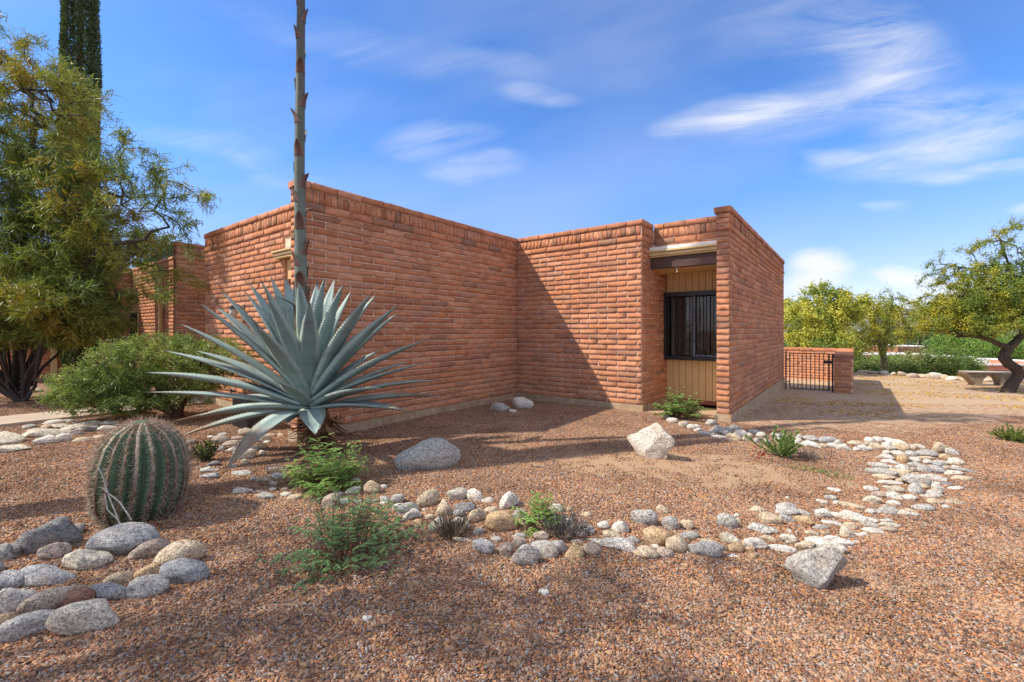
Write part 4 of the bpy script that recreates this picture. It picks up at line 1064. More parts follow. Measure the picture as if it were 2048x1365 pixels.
stones(0, 800, 2.729, [(115, 675, 370, 845, 'd', 20, 'angular'), (345, 675, 465, 745, 'g'), (480, 693, 838, 865, 'b', 6, 'round'), (250, 790, 350, 880, 'p', 30, 'angular'), (5, 775, 135, 860, 'd'), (-50, 790, 70, 890, 'g'),
  (350, 820, 590, 945, 'l', 0, 'angular'), (750, 755, 900, 870, 'p', 35, 'angular'), (848, 782, 1098, 922, 't', 12, 'round'), (105, 905, 408, 1035, 'b', 4, 'round'), (-40, 940, 135, 1050, 'b'), (560, 930, 735, 1015, 't', 10), (725, 905, 870, 990, 'o', 12),
  (868, 882, 1118, 1015, 'b', 5), (692, 965, 925, 1090, 'g', 8), (460, 1005, 698, 1105, 'b', 4, 'round'), (335, 1032, 500, 1140, 'r', 18), (175, 1035, 380, 1170, 'p', 38), (-40, 1038, 172, 1200, 'g', 15),
  (-60, 1155, 85, 1290, 'o', 20), (0, 1170, 325, 1310, 'g', 24), (290, 1103, 613, 1285, 'l', 14, 'round'), (-60, 875, 20, 950, 'g')], 'in the stone patch in front of the barrel cactus')
stones(0, 800, 5.12, [(-120, 338, 250, 470, 'l'), (-150, 462, 330, 565, 'l', 6), (225, 350, 350, 400, 'w'), (245, 300, 560, 410, 'l', 16), (450, 205, 640, 255, 'w', 5), (520, 240, 770, 300, 'l', 3), (290, 290, 440, 345, 't', 8), (380, 370, 570, 470, 'w', 10), (565, 350, 722, 448, 'w', 10),
  (560, 305, 720, 360, 'l', 6), (715, 292, 880, 372, 'w', 6), (690, 245, 900, 325, 'l', 20), (730, 368, 1000, 442, 't', 2), (880, 270, 1020, 342, 'd', 12), (800, 215, 1010, 275, 'l', 12), (1000, 215, 1200, 268, 'w', 6), (1010, 265, 1180, 335, 'l', 10), (230, 250, 380, 300, 'g'),
  (1120, 180, 1230, 225, 'w'), (750, 230, 830, 278, 'p'), (960, 360, 1090, 412, 't'), (640, 200, 760, 238, 'w'), (1165, 235, 1240, 278, 'p'), (430, 255, 530, 305, 't')], 'in the pale stone edging along the concrete path')
stones(0, 800, 5.12, [(1215, 55, 1280, 80, 'o'), (1285, 58, 1350, 78, 'w')], 'on the concrete path beside the green bush')
stones(350, 830, 5.12, [(635, 140, 800, 222, 'p', 0, 'round'), (385, 215, 585, 308, 'p'), (440, 183, 545, 222, 'g'), (335, 210, 410, 240, 'w'), (110, 250, 215, 315, 'p'), (580, 218, 700, 265, 'p'), (725, 222, 805, 257, 'g'), (818, 208, 965, 295, 'w', 12), (905, 182, 1045, 238, 'p'), (1040, 190, 1120, 240, 't'),
  (505, 260, 690, 328, 'p', 6), (905, 262, 985, 294, 'w'), (532, 310, 700, 385, 'w', 8), (655, 288, 775, 332, 'w'), (728, 325, 862, 378, 'w'), (835, 290, 960, 357, 'o'), (590, 365, 740, 432, 'w', 5), (668, 380, 792, 470, 'l', 22), (440, 310, 520, 378, 'g'), (755, 250, 815, 292, 'p'), (860, 365, 930, 412, 'w'), (680, 460, 760, 515, 't')],
  'in the rounded stone heap under the left agave leaves')
stones(350, 830, 5.12, [(340, 470, 470, 532, 'd'), (130, 480, 190, 545, 'p'), (262, 530, 435, 602, 'g', 6, 'angular'), (270, 585, 500, 668, 'b', 4, 'angular'), (590, 565, 790, 625, 'g'), (555, 510, 645, 545, 'g'), (945, 520, 1125, 612, 't', 14), (975, 590, 1140, 672, 'w'), (822, 620, 970, 698, 't', 8, 'angular'), (765, 630, 830, 675, 'w'),
  (530, 745, 800, 812, 'w', 3), (805, 768, 940, 800, 'p'), (850, 785, 1040, 872, 'g', -6, 'round'), (1085, 785, 1200, 842, 'w'), (1130, 810, 1310, 882, 't', -3, 'round'), (965, 680, 1060, 738, 'p'), (950, 745, 1040, 785, 'w'), (1085, 735, 1170, 780, 'p')], 'in the loose stone row between the cactus and the feathery bush')
stones(350, 830, 5.12, [(1490, 828, 1680, 972, 'p', 0, 'angular'), (1560, 788, 1730, 862, 'g', 5), (1650, 855, 1790, 925, 'g'), (1755, 745, 1890, 825, 'w', 18), (1800, 650, 1895, 705, 'w', 20)], 'in the stones right below the feathery green bush')
stones(640, 940, 5.12, [(455, 115, 640, 268, 't', 0, 'angular'), (590, 148, 690, 197, 'w'), (330, 300, 470, 352, 'g', 10), (440, 300, 590, 362, 'p', 8), (600, 272, 720, 347, 'g', 0, 'angular'), (612, 325, 700, 368, 'w'), (730, 250, 890, 357, 'g', 0, 'angular'), (740, 345, 850, 392, 'w', 20), (735, 390, 800, 437, 't')],
  'between the two feathery bushes at bed edge')
stones(640, 940, 5.12, [(798, 345, 1008, 470, 'b', 14, 'round'), (842, 408, 1050, 528, 'w', 14, 'angular'), (928, 505, 1055, 592, 'o', 0, 'angular'), (1008, 220, 1240, 388, 't', 22, 'round'), (1155, 290, 1378, 498, 't', 0, 'angular'), (1310, 190, 1532, 322, 'l', 14), (1493, 208, 1662, 332, 'w', -12, 'round'), (1640, 280, 1792, 348, 'l', 0), (1388, 333, 1592, 428, 'd', 0, 'angular'),
  (1365, 405, 1505, 497, 'b', 0), (1068, 445, 1175, 522, 't'), (1508, 410, 1702, 552, 't', 22, 'round'), (1670, 368, 1842, 467, 't', -4, 'angular'), (1836, 238, 2052, 412, 'w', 24, 'angular'), (1662, 422, 2022, 648, 'o', 5, 'round'), (1112, 495, 1322, 648, 'g', 0, 'round'), (1328, 500, 1542, 627, 'w', -16, 'round'), (1555, 600, 1675, 677, 'g', 18), (1040, 395, 1090, 432, 'w')],
  'in the stone heap at the middle of the border')
stones(640, 940, 5.12, [(1308, 692, 1572, 745, 't', -3), (1548, 716, 1778, 865, 'b', -24, 'angular'), (1740, 685, 1860, 737, 'g'), (1818, 763, 1982, 905, 'p', 0, 'angular')], 'at the front foot of the middle stone heap')
stones(1000, 980, 5.12, [(130, 208, 300, 320, 'g', -6, 'round'), (187, 290, 302, 402, 't'), (110, 442, 285, 502, 'g'), (85, 488, 287, 590, 'p', 0), (128, 562, 428, 798, 'g', 8, 'angular'), (293, 518, 572, 708, 'g', -20, 'round'), (513, 513, 697, 668, 'b', 0, 'round'), (662, 533, 850, 723, 'o', 0, 'angular'), (822, 543, 1032, 673, 'p', -4, 'round'), (335, 430, 522, 522, 'p'),
  (748, 410, 887, 502, 'p', 0, 'round'), (790, 340, 957, 447, 'g', -24), (720, 508, 880, 552, 'p'), (912, 495, 1012, 547, 'w')], 'in the border stones below the small feathery plant')
stones(1000, 980, 5.12, [(998, 488, 1425, 652, 'w', -16, 'angular'), (1043, 428, 1242, 512, 't', -10), (998, 328, 1117, 412, 'w', 0, 'round'), (1138, 298, 1348, 458, 'w', -10, 'angular'), (1283, 475, 1432, 552, 'g', -14), (1352, 193, 1617, 388, 'g', -10, 'round'), (1663, 263, 1868, 432, 'g', -8, 'angular'), (1610, 168, 1717, 257, 't', -20), (1858, 313, 1997, 422, 't', -20, 'angular'),
  (1448, 380, 1738, 588, 'o', 0, 'angular'), (1662, 482, 1928, 652, 't', 0, 'angular'), (1538, 558, 1657, 620, 'w'), (1362, 582, 1607, 718, 't', -12, 'round'), (1608, 590, 1788, 697, 'p', 0), (1843, 423, 2062, 517, 'g', -4, 'round')], 'in the middle run of border stones right of the feathery plant')
stones(1000, 980, 5.12, [(825, 213, 972, 282, 't', 0, 'angular'), (675, 175, 740, 232, 't'), (480, 140, 640, 242, 'w'), (600, 290, 762, 392, 'w')], 'just behind the small feathery plant')
stones(1380, 940, 5.12, [(0, 738, 312, 908, 'g', -14, 'angular'), (110, 710, 347, 832, 't', -14), (313, 658, 492, 772, 'l', -24, 'round'), (370, 748, 562, 852, 'o', 0), (480, 723, 602, 782, 'o', -10), (528, 698, 782, 827, 'w', -14, 'angular'), (558, 778, 692, 852, 'o', -10), (588, 858, 687, 912, 'o', 0, 'round'), (328, 860, 522, 907, 'w', -4),
  (690, 678, 902, 752, 't', -12), (796, 753, 1078, 852, 'w', -8, 'round'), (933, 653, 1127, 767, 'l', -10, 'angular'), (1083, 733, 1272, 832, 't', -6), (1225, 703, 1512, 852, 'w', -26, 'round'), (1175, 628, 1322, 692, 't', -6), (1340, 628, 1432, 672, 't')], 'behind the large grey front boulder')
stones(1380, 940, 5.12, [(270, 453, 464, 608, 'g', -14, 'round'), (603, 373, 777, 447, 't', -2), (713, 438, 917, 574, 't', -18, 'round'), (868, 343, 1102, 472, 'g', 0, 'angular'), (928, 468, 1042, 547, 'b', -26), (1078, 460, 1218, 577, 'o', -34), (1108, 413, 1222, 477, 'g', -18), (578, 546, 792, 662, 'g', -24), (808, 588, 882, 667, 'g', -30), (440, 438, 517, 487, 'w'), (983, 608, 1047, 647, 'w'), (450, 500, 532, 572, 't')],
  'scattered between bare sand and the right border')
stones(1380, 940, 5.12, [(1348, 668, 1562, 727, 'w', -3), (1438, 708, 1662, 797, 'w', -8, 'round'), (1513, 588, 1672, 702, 'l', -14, 'angular'), (1578, 541, 1722, 617, 't', -8), (1658, 643, 1772, 692, 'w', -12), (1648, 726, 1772, 757, 'w'), (1748, 638, 1832, 677, 'w'), (1783, 588, 1962, 667, 'w', -14), (1243, 550, 1437, 617, 'g', 3, 'round'), (1373, 518, 1552, 582, 'w', -14),
  (1266, 398, 1442, 502, 'w', -4, 'round'), (1448, 438, 1547, 492, 'w', -12), (1548, 428, 1752, 542, 'w', -24), (1743, 488, 1932, 552, 'w', -8), (1763, 518, 1902, 592, 'g', -24), (1373, 250, 1492, 312, 'g', -8), (1303, 306, 1402, 352, 'w', -14), (1463, 316, 1537, 360, 'w'), (1563, 333, 1757, 407, 't', -18), (1428, 183, 1522, 232, 'w', -20), (1798, 403, 1897, 457, 'w'), (973, 273, 1022, 297, 'w')],
  'among the sunken slabs right of the front boulder')
stones(1300, 800, 5.12, [(118, 133, 202, 192, 'w'), (168, 185, 272, 247, 'w', -10), (293, 210, 392, 292, 'l'), (368, 250, 462, 302, 'w'), (448, 253, 522, 302, 'l'), (438, 290, 532, 332, 'w'), (503, 318, 607, 367, 'w', -12), (523, 208, 702, 272, 'g', 10, 'angular'), (603, 256, 762, 352, 'g', 0, 'angular'), (733, 283, 852, 347, 'g'), (818, 263, 922, 322, 'g'), (738, 318, 832, 372, 'w'),
  (598, 333, 682, 382, 'w'), (638, 360, 817, 410, 'w', -5), (798, 343, 912, 432, 't', -14), (843, 308, 987, 402, 'w', -10), (938, 338, 1072, 434, 'l', 0, 'angular'), (988, 298, 1112, 362, 'g')], 'in the border stones at the brick fin corner')
stones(1300, 800, 5.12, [(1053, 378, 1162, 452, 'g', 8), (1078, 328, 1182, 387, 'w'), (1148, 400, 1232, 452, 'w'), (1228, 338, 1342, 397, 'w'), (1263, 383, 1352, 442, 'w'), (1318, 338, 1422, 392, 'w'), (1468, 348, 1572, 422, 'w', 10), (1478, 393, 1562, 462, 'w'), (1548, 413, 1742, 502, 'w', -8), (1558, 368, 1742, 442, 'g'), (1728, 373, 1902, 452, 'b', 0, 'round'), (1733, 448, 1822, 502, 't'), (1818, 443, 1932, 507, 'w'),
  (1858, 408, 1972, 482, 'g'), (1928, 453, 2062, 532, 'w', -8), (1963, 408, 2032, 447, 'r')], 'in the narrow stone border behind the spiky green shrub')
stones(1640, 840, 5.25, [(293, 213, 497, 284, 't', -4, 'round'), (338, 283, 442, 337, 'w'), (393, 268, 542, 337, 'w', -4), (468, 186, 582, 264, 'w', 0, 'round'), (556, 180, 662, 242, 'w', 0, 'round'), (653, 186, 767, 234, 'w'), (533, 243, 652, 322, 't', -14), (643, 233, 792, 327, 'w'), (748, 213, 887, 290, 'w', -20), (750, 240, 882, 332, 't', -24), (648, 313, 757, 377, 'w'), (883, 248, 962, 302, 'g'), (888, 263, 1042, 327, 't', 4), (983, 258, 1112, 317, 'w', -10),
  (878, 318, 1012, 392, 'g', 0, 'round'), (1013, 318, 1227, 408, 'g', -5, 'round'), (998, 380, 1182, 417, 't', -6), (1153, 243, 1342, 368, 't', 0, 'angular'), (1323, 290, 1422, 377, 'g', -30), (1223, 356, 1372, 417, 'o', 4)], 'at the upper end of the broad curved stone bed')
stones(1640, 840, 5.25, [(768, 328, 902, 402, 'w', -10), (603, 368, 792, 432, 'w', -8), (668, 413, 822, 482, 'w', -12), (803, 370, 932, 462, 'o', 0, 'round'), (923, 393, 1042, 462, 'w', -8), (913, 443, 1082, 512, 'g', 0, 'round'), (1068, 410, 1192, 477, 'w'), (1198, 423, 1342, 487, 'w', -12), (1178, 438, 1292, 502, 'b'), (1338, 398, 1532, 452, 'w'), (1348, 418, 1542, 487, 'l', -14), (1288, 483, 1392, 532, 'p'), (1388, 478, 1472, 522, 'w'), (1398, 498, 1617, 562, 'g', -10),
  (548, 446, 662, 527, 'g', -32), (653, 473, 777, 527, 'w', -14), (533, 508, 747, 602, 'g', -20), (788, 470, 942, 547, 'w', -4), (683, 518, 882, 607, 't', -24), (938, 498, 1012, 552, 'p'), (1028, 478, 1167, 562, 'g', -8, 'round'), (1108, 478, 1282, 567, 'b', -14, 'round')], 'in the upper middle of the broad curved stone bed')
stones(1640, 840, 5.25, [(903, 548, 1062, 602, 't'), (1058, 568, 1342, 652, 'w', -5, 'angular'), (1278, 528, 1482, 592, 'l', -3), (1368, 583, 1592, 642, 't', -5), (563, 568, 762, 642, 't', -12), (558, 630, 852, 697, 'w', -5), (783, 603, 912, 677, 't', 10), (903, 578, 1142, 722, 'g', -14, 'angular'), (1038, 588, 1182, 662, 'p', -14), (1138, 653, 1262, 692, 'w'), (1268, 650, 1417, 697, 'd'), (998, 668, 1152, 732, 't', -8), (1148, 678, 1302, 762, 'w', -6, 'angular'), (1343, 696, 1512, 744, 'w', -4, 'round'),
  (923, 673, 1087, 792, 'g', 0, 'round'), (708, 690, 882, 777, 'l', -6, 'round'), (628, 688, 742, 717, 'w'), (468, 698, 602, 757, 'w', -8)], 'in the lower middle of the broad curved stone bed')
stones(1640, 840, 5.25, [(550, 750, 747, 827, 'p', -3, 'round'), (728, 763, 852, 852, 'w', -28), (813, 780, 1007, 857, 'w', -8, 'round'), (1078, 733, 1292, 792, 'g'), (1048, 778, 1252, 827, 'l'), (1103, 818, 1262, 887, 't'), (1148, 778, 1302, 812, 'w'), (1278, 833, 1507, 897, 't', -5), (488, 798, 607, 892, 'l', -26), (698, 843, 832, 912, 'w', -14), (588, 888, 792, 1002, 'g', -6, 'angular'), (973, 883, 1217, 967, 'g', -6, 'round'), (843, 933, 1007, 977, 't', -4), (783, 953, 1007, 1027, 'w', -10),
  (1258, 893, 1372, 932, 'w'), (478, 938, 582, 992, 'w'), (608, 1033, 782, 1082, 'w', 3), (633, 1073, 862, 1137, 'l', -5), (633, 1116, 812, 1192, 'p', -4, 'round')], 'at the lower end of the broad curved stone bed')
stones(1550, 420, 2.968, [(485, 948, 550, 977, 't'), (550, 952, 612, 980, 'p'), (610, 955, 682, 987, 'g'), (682, 962, 727, 988, 'l'), (725, 962, 787, 992, 'p'), (778, 970, 842, 1002, 'p'), (835, 978, 907, 1002, 't'), (903, 970, 1002, 1012, 'w'), (988, 980, 1032, 1012, 't'), (1023, 985, 1102, 1020, 'w'), (1088, 990, 1162, 1024, 't'), (1205, 1000, 1292, 1026, 't'), (1285, 1003, 1340, 1026, 'w'), (1410, 995, 1480, 1040, 'g')], 'in the row edging the far side yard')
stones(0, 0, 1, [(980, 805, 1021, 827, 'g', 0, 'round'), (1022, 795, 1066, 822, 'w', -8, 'round'), (1016, 819, 1034, 827, 'w')], 'at the inner corner of the two brick walls')
stones(0, 0, 1, [(1076, 1178, 1099, 1192, 'w'), (725, 1230, 745, 1243, 'w')], 'alone on the foreground gravel')
stones(0, 0, 1, [(58, 780, 72, 787, 'o'), (70, 778, 88, 786, 'g')], 'near the dark stems under the leaning tree')
big = [((794, 868, 912, 955, 'g', 10), 'large smooth grey boulder with shadow stripes between agave and bare sand'), ((1265, 860, 1330, 919, 'w', -30), 'white leaning boulder alone on the bed in front of the barred window'),
       ((1565, 1090, 1681, 1182, 'g', -6), 'large pointed speckled grey boulder standing at the front of the border')]
def put_stone(e, label, cat, group, kind, sub, idx, proud=1.0):
    x0, y0, x1, y1, tn, tilt = e[:6]
    cx, cy, w, h = (x0+x1)/2, (y0+y1)/2, x1-x0, y1-y0
    d0 = g(cx, y1-h*.15); c_ = h*.25*d0.y/F
    P = g(cx, cy, lift=.0)
    for _ in range(3):
        P = g(cx, cy+h*.08, lift=c_*.35)
    d = P.y; th = math.atan2(CH-P.z, d); hh = h/2*d/F; a = w/2*d/F*1.03
    b = a*.72
    if b*math.sin(th) > hh*.62: b = max(hh*.62/math.sin(th), a*.3)
    c_ = math.sqrt(max((hh*1.06)**2-(b*math.sin(th))**2, (hh*.35)**2))/math.cos(th)
    c_ = min(c_*1.15, a*1.1)*proud
    yaw = 0
    if tilt:   # picture tilt -> turn on the ground, the stone lies flat
        yaw = math.atan2(math.tan(R(tilt))/math.sin(max(th, .2)), 1)*.8
        a2 = a/max(.5, abs(math.cos(yaw))); b = min(b*.8, a2*.6); a = a2
    r = np.random.default_rng(idx)
    kind = kind or ('angular' if r.random() < .5 else 'round')
    lib = RK[(kind, sub)]
    me = lib[idx % len(lib)]
    o = bpy.data.objects.new('boulder' if sub == 4 else 'stone', me); COL.objects.link(o)
    s = 1 if r.random() < .5 else -1
    lf = .42 if h/w > .45 else .30
    P = g(cx, cy+h*.03, lift=c_*lf)
    o.location = (P.x, P.y, H(P.x, P.y)+c_*lf); o.scale = (a, b, c_)
    o.rotation_euler = (R(r.normal()*4), R(r.normal()*4), yaw+(0 if s > 0 else math.pi))
    c = np.array(TONE[tn][0])*(.9+.2*r.random()); o.color = (*[float(q) for q in c], 1)
    return tag(o, label, cat, group)
for i, (e, lb) in enumerate(big): put_stone(e, lb, 'boulder', None, 'angular' if i else 'round', 4, (4, 5, 5)[i], (.8, 1.35, 1)[i])
def wordsize(a): return 'tiny' if a < 180 else 'small' if a < 500 else 'medium' if a < 1700 else 'large'
ORD = ['first', 'second', 'third', 'fourth', 'fifth', 'sixth', 'seventh', 'eighth', 'ninth', 'tenth']
cls = {}
for k, e in enumerate(STONES):
    w, h = e[2]-e[0], e[3]-e[1]
    shape = e[7] or ''
    sh = {'angular': 'angular', 'round': 'rounded'}.get(shape, 'flat' if h/w < .42 else 'plain')
    cls.setdefault((e[6], TONE[e[4]][1], wordsize(w*h), sh), []).append(k)
for (zone, tn, sz, sh), ks in cls.items():
    ks.sort(key=lambda k: STONES[k][0])
    for j, k in enumerate(ks):
        e = STONES[k]; w = e[2]-e[0]; h = e[3]-e[1]
        core_ = f'{sz} {sh} {tn} stone'.replace('plain ', '')
        if len(ks) == 1: lb = f'{core_} {zone}'
        elif len(ks) == 2: lb = f'{("left", "right")[j]} one of two {sz} {sh} {tn} stones {zone}'.replace('plain ', '')
        elif len(ks) <= 10: lb = f'{ORD[j]} {sz} {sh} {tn} stone from left {zone}'.replace('plain ', '') if j < len(ks)-1 else f'last {sz} {sh} {tn} stone from left {zone}'.replace('plain ', '')
        else: lb = f'{core_} {zone}'
        lb = ' '.join(lb.split()[:16])
        put_stone(e, lb, 'stone', 'stones '+zone, e[7], 3 if w > 26 else 2, k)
# ------------------------------------------------------------------ small plants
GREENF = [(.085, .16, .045), (.11, .20, .055), (.07, .13, .045), (.14, .22, .06)]
def fern_plant(name, base, width, height, nfr, pal, label, cat='plant', twig=(.20, .08, .055), tall=0, droop=.35, dens=15, wfac=1.0, leafL=.013, redtip=0):
    root = empty(name, base, rng.random()*6, label=label, cat=cat)
    segs, parts = [], []
    for i in range(nfr):
        a = rng.random()*6.283; out = math.sqrt(rng.random()); el = (1-out)*1.2+.42
        L = (width*.5*out+height*(1-out)*.9)*(.75+.35*rng.random()); r0 = .03+.05*rng.random()
        p0 = np.array([math.cos(a)*r0*width, math.sin(a)*r0*width, 0.0])
        d = np.array([math.cos(a)*math.cos(el), math.sin(a)*math.cos(el), math.sin(el)]); n = 7; pts = [p0]
        d = unit(d+rng.normal(size=3)*.12)
        LL = max(L, height*.5)*1.15
        for k in range(n):
            d = unit(d+np.array([0, 0, -droop*.13*(k+1)/n*2])+rng.normal(size=3)*.07); pts.append(pts[-1]+d*LL/n)
        for k in range(n): segs.append((pts[k], pts[k+1], .0022*(1-k/n*.6), .0022*(1-(k+1)/n*.6)))
        # pinnae off the rachis, leaflets off the pinnae
        for k in range(3, n+1):
            for s in (-1, 1):
                t = pts[k]-pts[k-1]; t = unit(t); side = unit(np.cross(t, (0, 0, 1)))*s; pd = unit(side+t*.55+np.array([0, 0, .15*rng.normal()])); pl = height*.17*(1-.35*abs(k-5)/4)*(.8+.4*rng.random())
                m = dens; tt = np.linspace(.08, 1, m)
                P = pts[k-1]+(pts[k]-pts[k-1])*rng.random()+pd*pl*tt[:, None]; P[:, 2] -= tt**2*pl*.25
                q = unit(np.cross(pd, (0, 0, 1)))
                for s2 in (-1, 1):
                    D = np.tile(q*s2+pd*.6, (m, 1))+rng.normal(size=(m, 3))*.15
                    c = pick(pal, m, .15)*(.75+.5*rng.random())
                    if redtip and rng.random() < redtip: c = pick([(.20, .06, .05), (.16, .07, .06)], m)
                    parts.append(leaves(P, D, leafL*(1.1-.4*tt), leafL*.42*wfac, c, .05, nrm=np.tile((0, 0, 1.), (m, 1))+rng.normal(size=(m, 3))*.2))
    for i in range(tall):
        a = rng.random()*6.283; r = width*.28*rng.random(); p = np.array([math.cos(a)*r, math.sin(a)*r, height*.3]); d = unit(np.array([rng.normal()*.12, rng.normal()*.12, 1]))
        hh = height*(.7+.7*rng.random())
        for k in range(6): q = p+d*hh/6; segs.append((p, q, .0026, .0022)); p = q; d = unit(d+rng.normal(size=3)*.05)
        for k in range(2):
            pd = unit(rng.normal(size=3)*np.array([1, 1, .3])); m = 14; tt = np.linspace(.1, 1, m); P = p+pd*.10*tt[:, None]-np.array([0, 0, 1])*(.03*k)
            parts.append(leaves(P, np.tile(np.cross(pd, (0, 0, 1)), (m, 1))*rng.choice([-1, 1], (m, 1)), .012, .005, pick(pal, m), .05, nrm=np.tile((0, 0, 1.), (m, 1))))
    v, q, c = tubes(segs, 4, twig); link('stems', mesh('stems', v, q, c), M['bark'], root, kind='stuff')
    V, Fq, C = join_leaves(parts); link('foliage', mesh('foliage', V, Fq, C), M['leaf'], root, kind='stuff')
    return root
def tuft(base, n, L, pal, label, cat='plant', spread=.7, name='grass_tuft', w=.006, r=.08, up=.9):
    root = empty(name, base, 0, label=label, cat=cat)
    a = rng.random(n)*6.283; rr = r*np.sqrt(rng.random(n)); P = np.stack([np.cos(a)*rr, np.sin(a)*rr, np.zeros(n)], 1)
    D = np.stack([np.cos(a)*spread*rng.random(n), np.sin(a)*spread*rng.random(n), up+0*a], 1)+rng.normal(size=(n, 3))*.18
    v, t, q, c = leaves(P, D, L*(.5+.6*rng.random(n)), w, pick(pal, n, .35), .25)
    link('blades', mesh('blades', v, [t, q], c), M['leafdry'], root, kind='stuff'); return root
b = g(640, 985); fern_plant('feather_bush', b+Vector((0, .16, 0)), .62, .50, 95, [(.24, .38, .10), (.30, .46, .14), (.20, .33, .10)], 'bright green feathery bush at the foot of the agave', cat='bush', dens=14, leafL=.015)
b = g(692, 1128); fb = fern_plant('feather_bush', b+Vector((0, .10, 0)), .92, .30, 80, [(.13, .25, .12), (.11, .22, .10), (.18, .31, .13), (.24, .36, .12)], 'dusky green feathery bush with tall red stems in the foreground gravel', cat='bush', tall=13, dens=13, leafL=.014, droop=.5)
tuft(b+Vector((.0, .06, 0)), 260, .24, [(.10, .085, .075), (.18, .12, .085), (.26, .13, .06), (.30, .25, .2)], 'dead grey and rust twigs under the foreground feathery bush', 'twigs', spread=1.3, name='dead_twigs', w=.005, r=.14, up=.5)
b = g(1078, 1058); fern_plant('feather_plant', b+Vector((0, .06, 0)), .36, .27, 34, [(.23, .38, .09), (.28, .44, .12)], 'small light green feathery plant among the middle border stones', redtip=.06, dens=12, leafL=.013)
b = g(1367, 838); fern_plant('flowering_shrub', b+Vector((0, .15, 0)), .72, .50, 62, [(.22, .38, .10), (.28, .42, .14), (.18, .32, .10)], 'leafy green shrub with mauve seed heads under the barred window', cat='shrub', redtip=.22, dens=8, leafL=.034, tall=4)
def twiggy(name, base, w, h, n, pal, label, leafL=.045, leafw=.010, nst=26, bark=(.16, .10, .07), cat='shrub', up=.7, red=None):
    root = empty(name, base, 0, label=label, cat=cat); segs, P, D = [], [], []
    for i in range(nst):
        a = rng.random()*6.283; s = rng.random(); d = unit(np.array([math.cos(a)*s*w/h, math.sin(a)*s*w/h, up+.4*rng.random()])); p = np.array([math.cos(a)*.02, math.sin(a)*.02, 0.]); L = h*(.6+.5*rng.random())
        for k in range(6):
            q = p+d*L/6; segs.append((p, q, .004*(1-k/8), .004*(1-(k+1)/8)))
            if k >= 1:
                m = n; t = rng.random((m, 1)); P.append(p+(q-p)*t); D.append(rdir(m, .35)+d*.9)
            p = q; d = unit(d+rng.normal(size=3)*.13+np.array([0, 0, .05]))
    P, D = np.concatenate(P), np.concatenate(D); v, q, c = tubes(segs, 4, bark); link('stems', mesh('stems', v, q, c), M['bark'], root, kind='stuff')
    v, t, q, c = leaves(P, D, leafL*(.6+.6*rng.random(len(P))), leafw, pick(pal, len(P), .3), .15); link('foliage', mesh('foliage', v, [t, q], c), M['leaf'], root, kind='stuff'); return root
b = g(1565, 918); sp = twiggy('spiky_shrub', b+Vector((0, .08, 0)), .50, .36, 20, [(.18, .28, .07), (.22, .32, .11), (.13, .22, .06)], 'spiky narrow leaved green shrub beside the border stones with red flowers', nst=20)
m = 40; P = np.array([-.26, -.1, .03])+rng.normal(size=(m, 3))*.04; v, t, q, c = leaves(P, rdir(m, .5), .028, .018, pick([(.40, .02, .03), (.25, .01, .02)], m), .2); link('red_flower', mesh('red_flower', v, [t, q], c), M['leaf'], sp, kind='stuff')
b = g(1618, 918); tuft(b, 160, .16, [(.22, .19, .17), (.30, .26, .22), (.12, .10, .09)], 'dry grey tangle at the right foot of the spiky green shrub', 'twigs', 1.3, 'dead_twigs', .004, .07)
b = g(905, 1074); tuft(b, 170, .19, [(.10, .075, .06), (.16, .11, .085), (.22, .17, .13)], 'dark burnt looking grass tuft in front of the middle stone heap', 'grass tuft', .9, w=.008, r=.07)
b = g(1130, 1072); tuft(b, 220, .22, [(.13, .12, .115), (.22, .20, .19), (.07, .06, .055)], 'dead grey brush tuft right of the small feathery plant', 'grass tuft', 1.1, w=.005, r=.10)
b = g(408, 924); twiggy('low_shrub', b+Vector((0, .05, 0)), .42, .24, 9, [(.05, .085, .035), (.20, .30, .06), (.09, .07, .06), (.12, .10, .09)], 'low dark shrub with a few lime leaves right of the barrel cactus', nst=22, leafL=.04, leafw=.014)
b = g(2036, 886); twiggy('low_shrub', b+Vector((0, .1, 0)), .40, .22, 14, [(.16, .22, .05), (.20, .25, .06)], 'small yellow green shrub on the gravel at the right edge', nst=26, leafL=.035, leafw=.012)
for k, (x, y, n) in enumerate(((1622, 942, 60), (1650, 948, 60), (1682, 956, 50), (1600, 936, 40))):
    b = g(x, y); tuft(b, n, .06, [(.12, .19, .05), (.2, .22, .08)], ('green weed sprig nearest the spiky shrub', 'thick green weed sprig in the bed middle', 'green weed sprig nearest the curved stone bed', 'thin weed sprig touching the dry grey tangle')[(1, 2, 3, 0)[k]-0 if False else k], 'weed', 1.3, 'weed', .006, .10, .5)
# pincushion cactus and rusty dead spines left of the barrel
b = g(196, 1042); root = empty('small_cactus', b, 0, label='small grey green clustered cactus with rusty dead spines left of the barrel cactus', cat='cactus')
cv = MB()
for (x, z, r) in ((0, .08, .055), (.02, .17, .05), (-.03, .25, .042), (.05, .05, .05), (-.045, .14, .045)): cv.lathe([(r*.5, -r), (r, -.4*r), (r, .4*r), (r*.5, r*.95)], 9, (x, random.uniform(-.03, .03), z))
cv.build('stem', simple('grey_cactus', (.14, .17, .11), .8, .2, .3, 40, .5, bscale=90), root, smooth=True)
n = 420; P = rng.normal(size=(n, 3))*np.array([.05, .05, .16])+np.array([-.02, 0, .30]); P[:, 2] = np.clip(P[:, 2], .02, .62)
v, t, q, c = needles(P, rdir(n, .1), .05, .0013, pick([(.46, .20, .09), (.38, .14, .09), (.5, .3, .16)], n)); link('spines', mesh('spines', v, [t, q], c), M['spine'], root, kind='stuff')
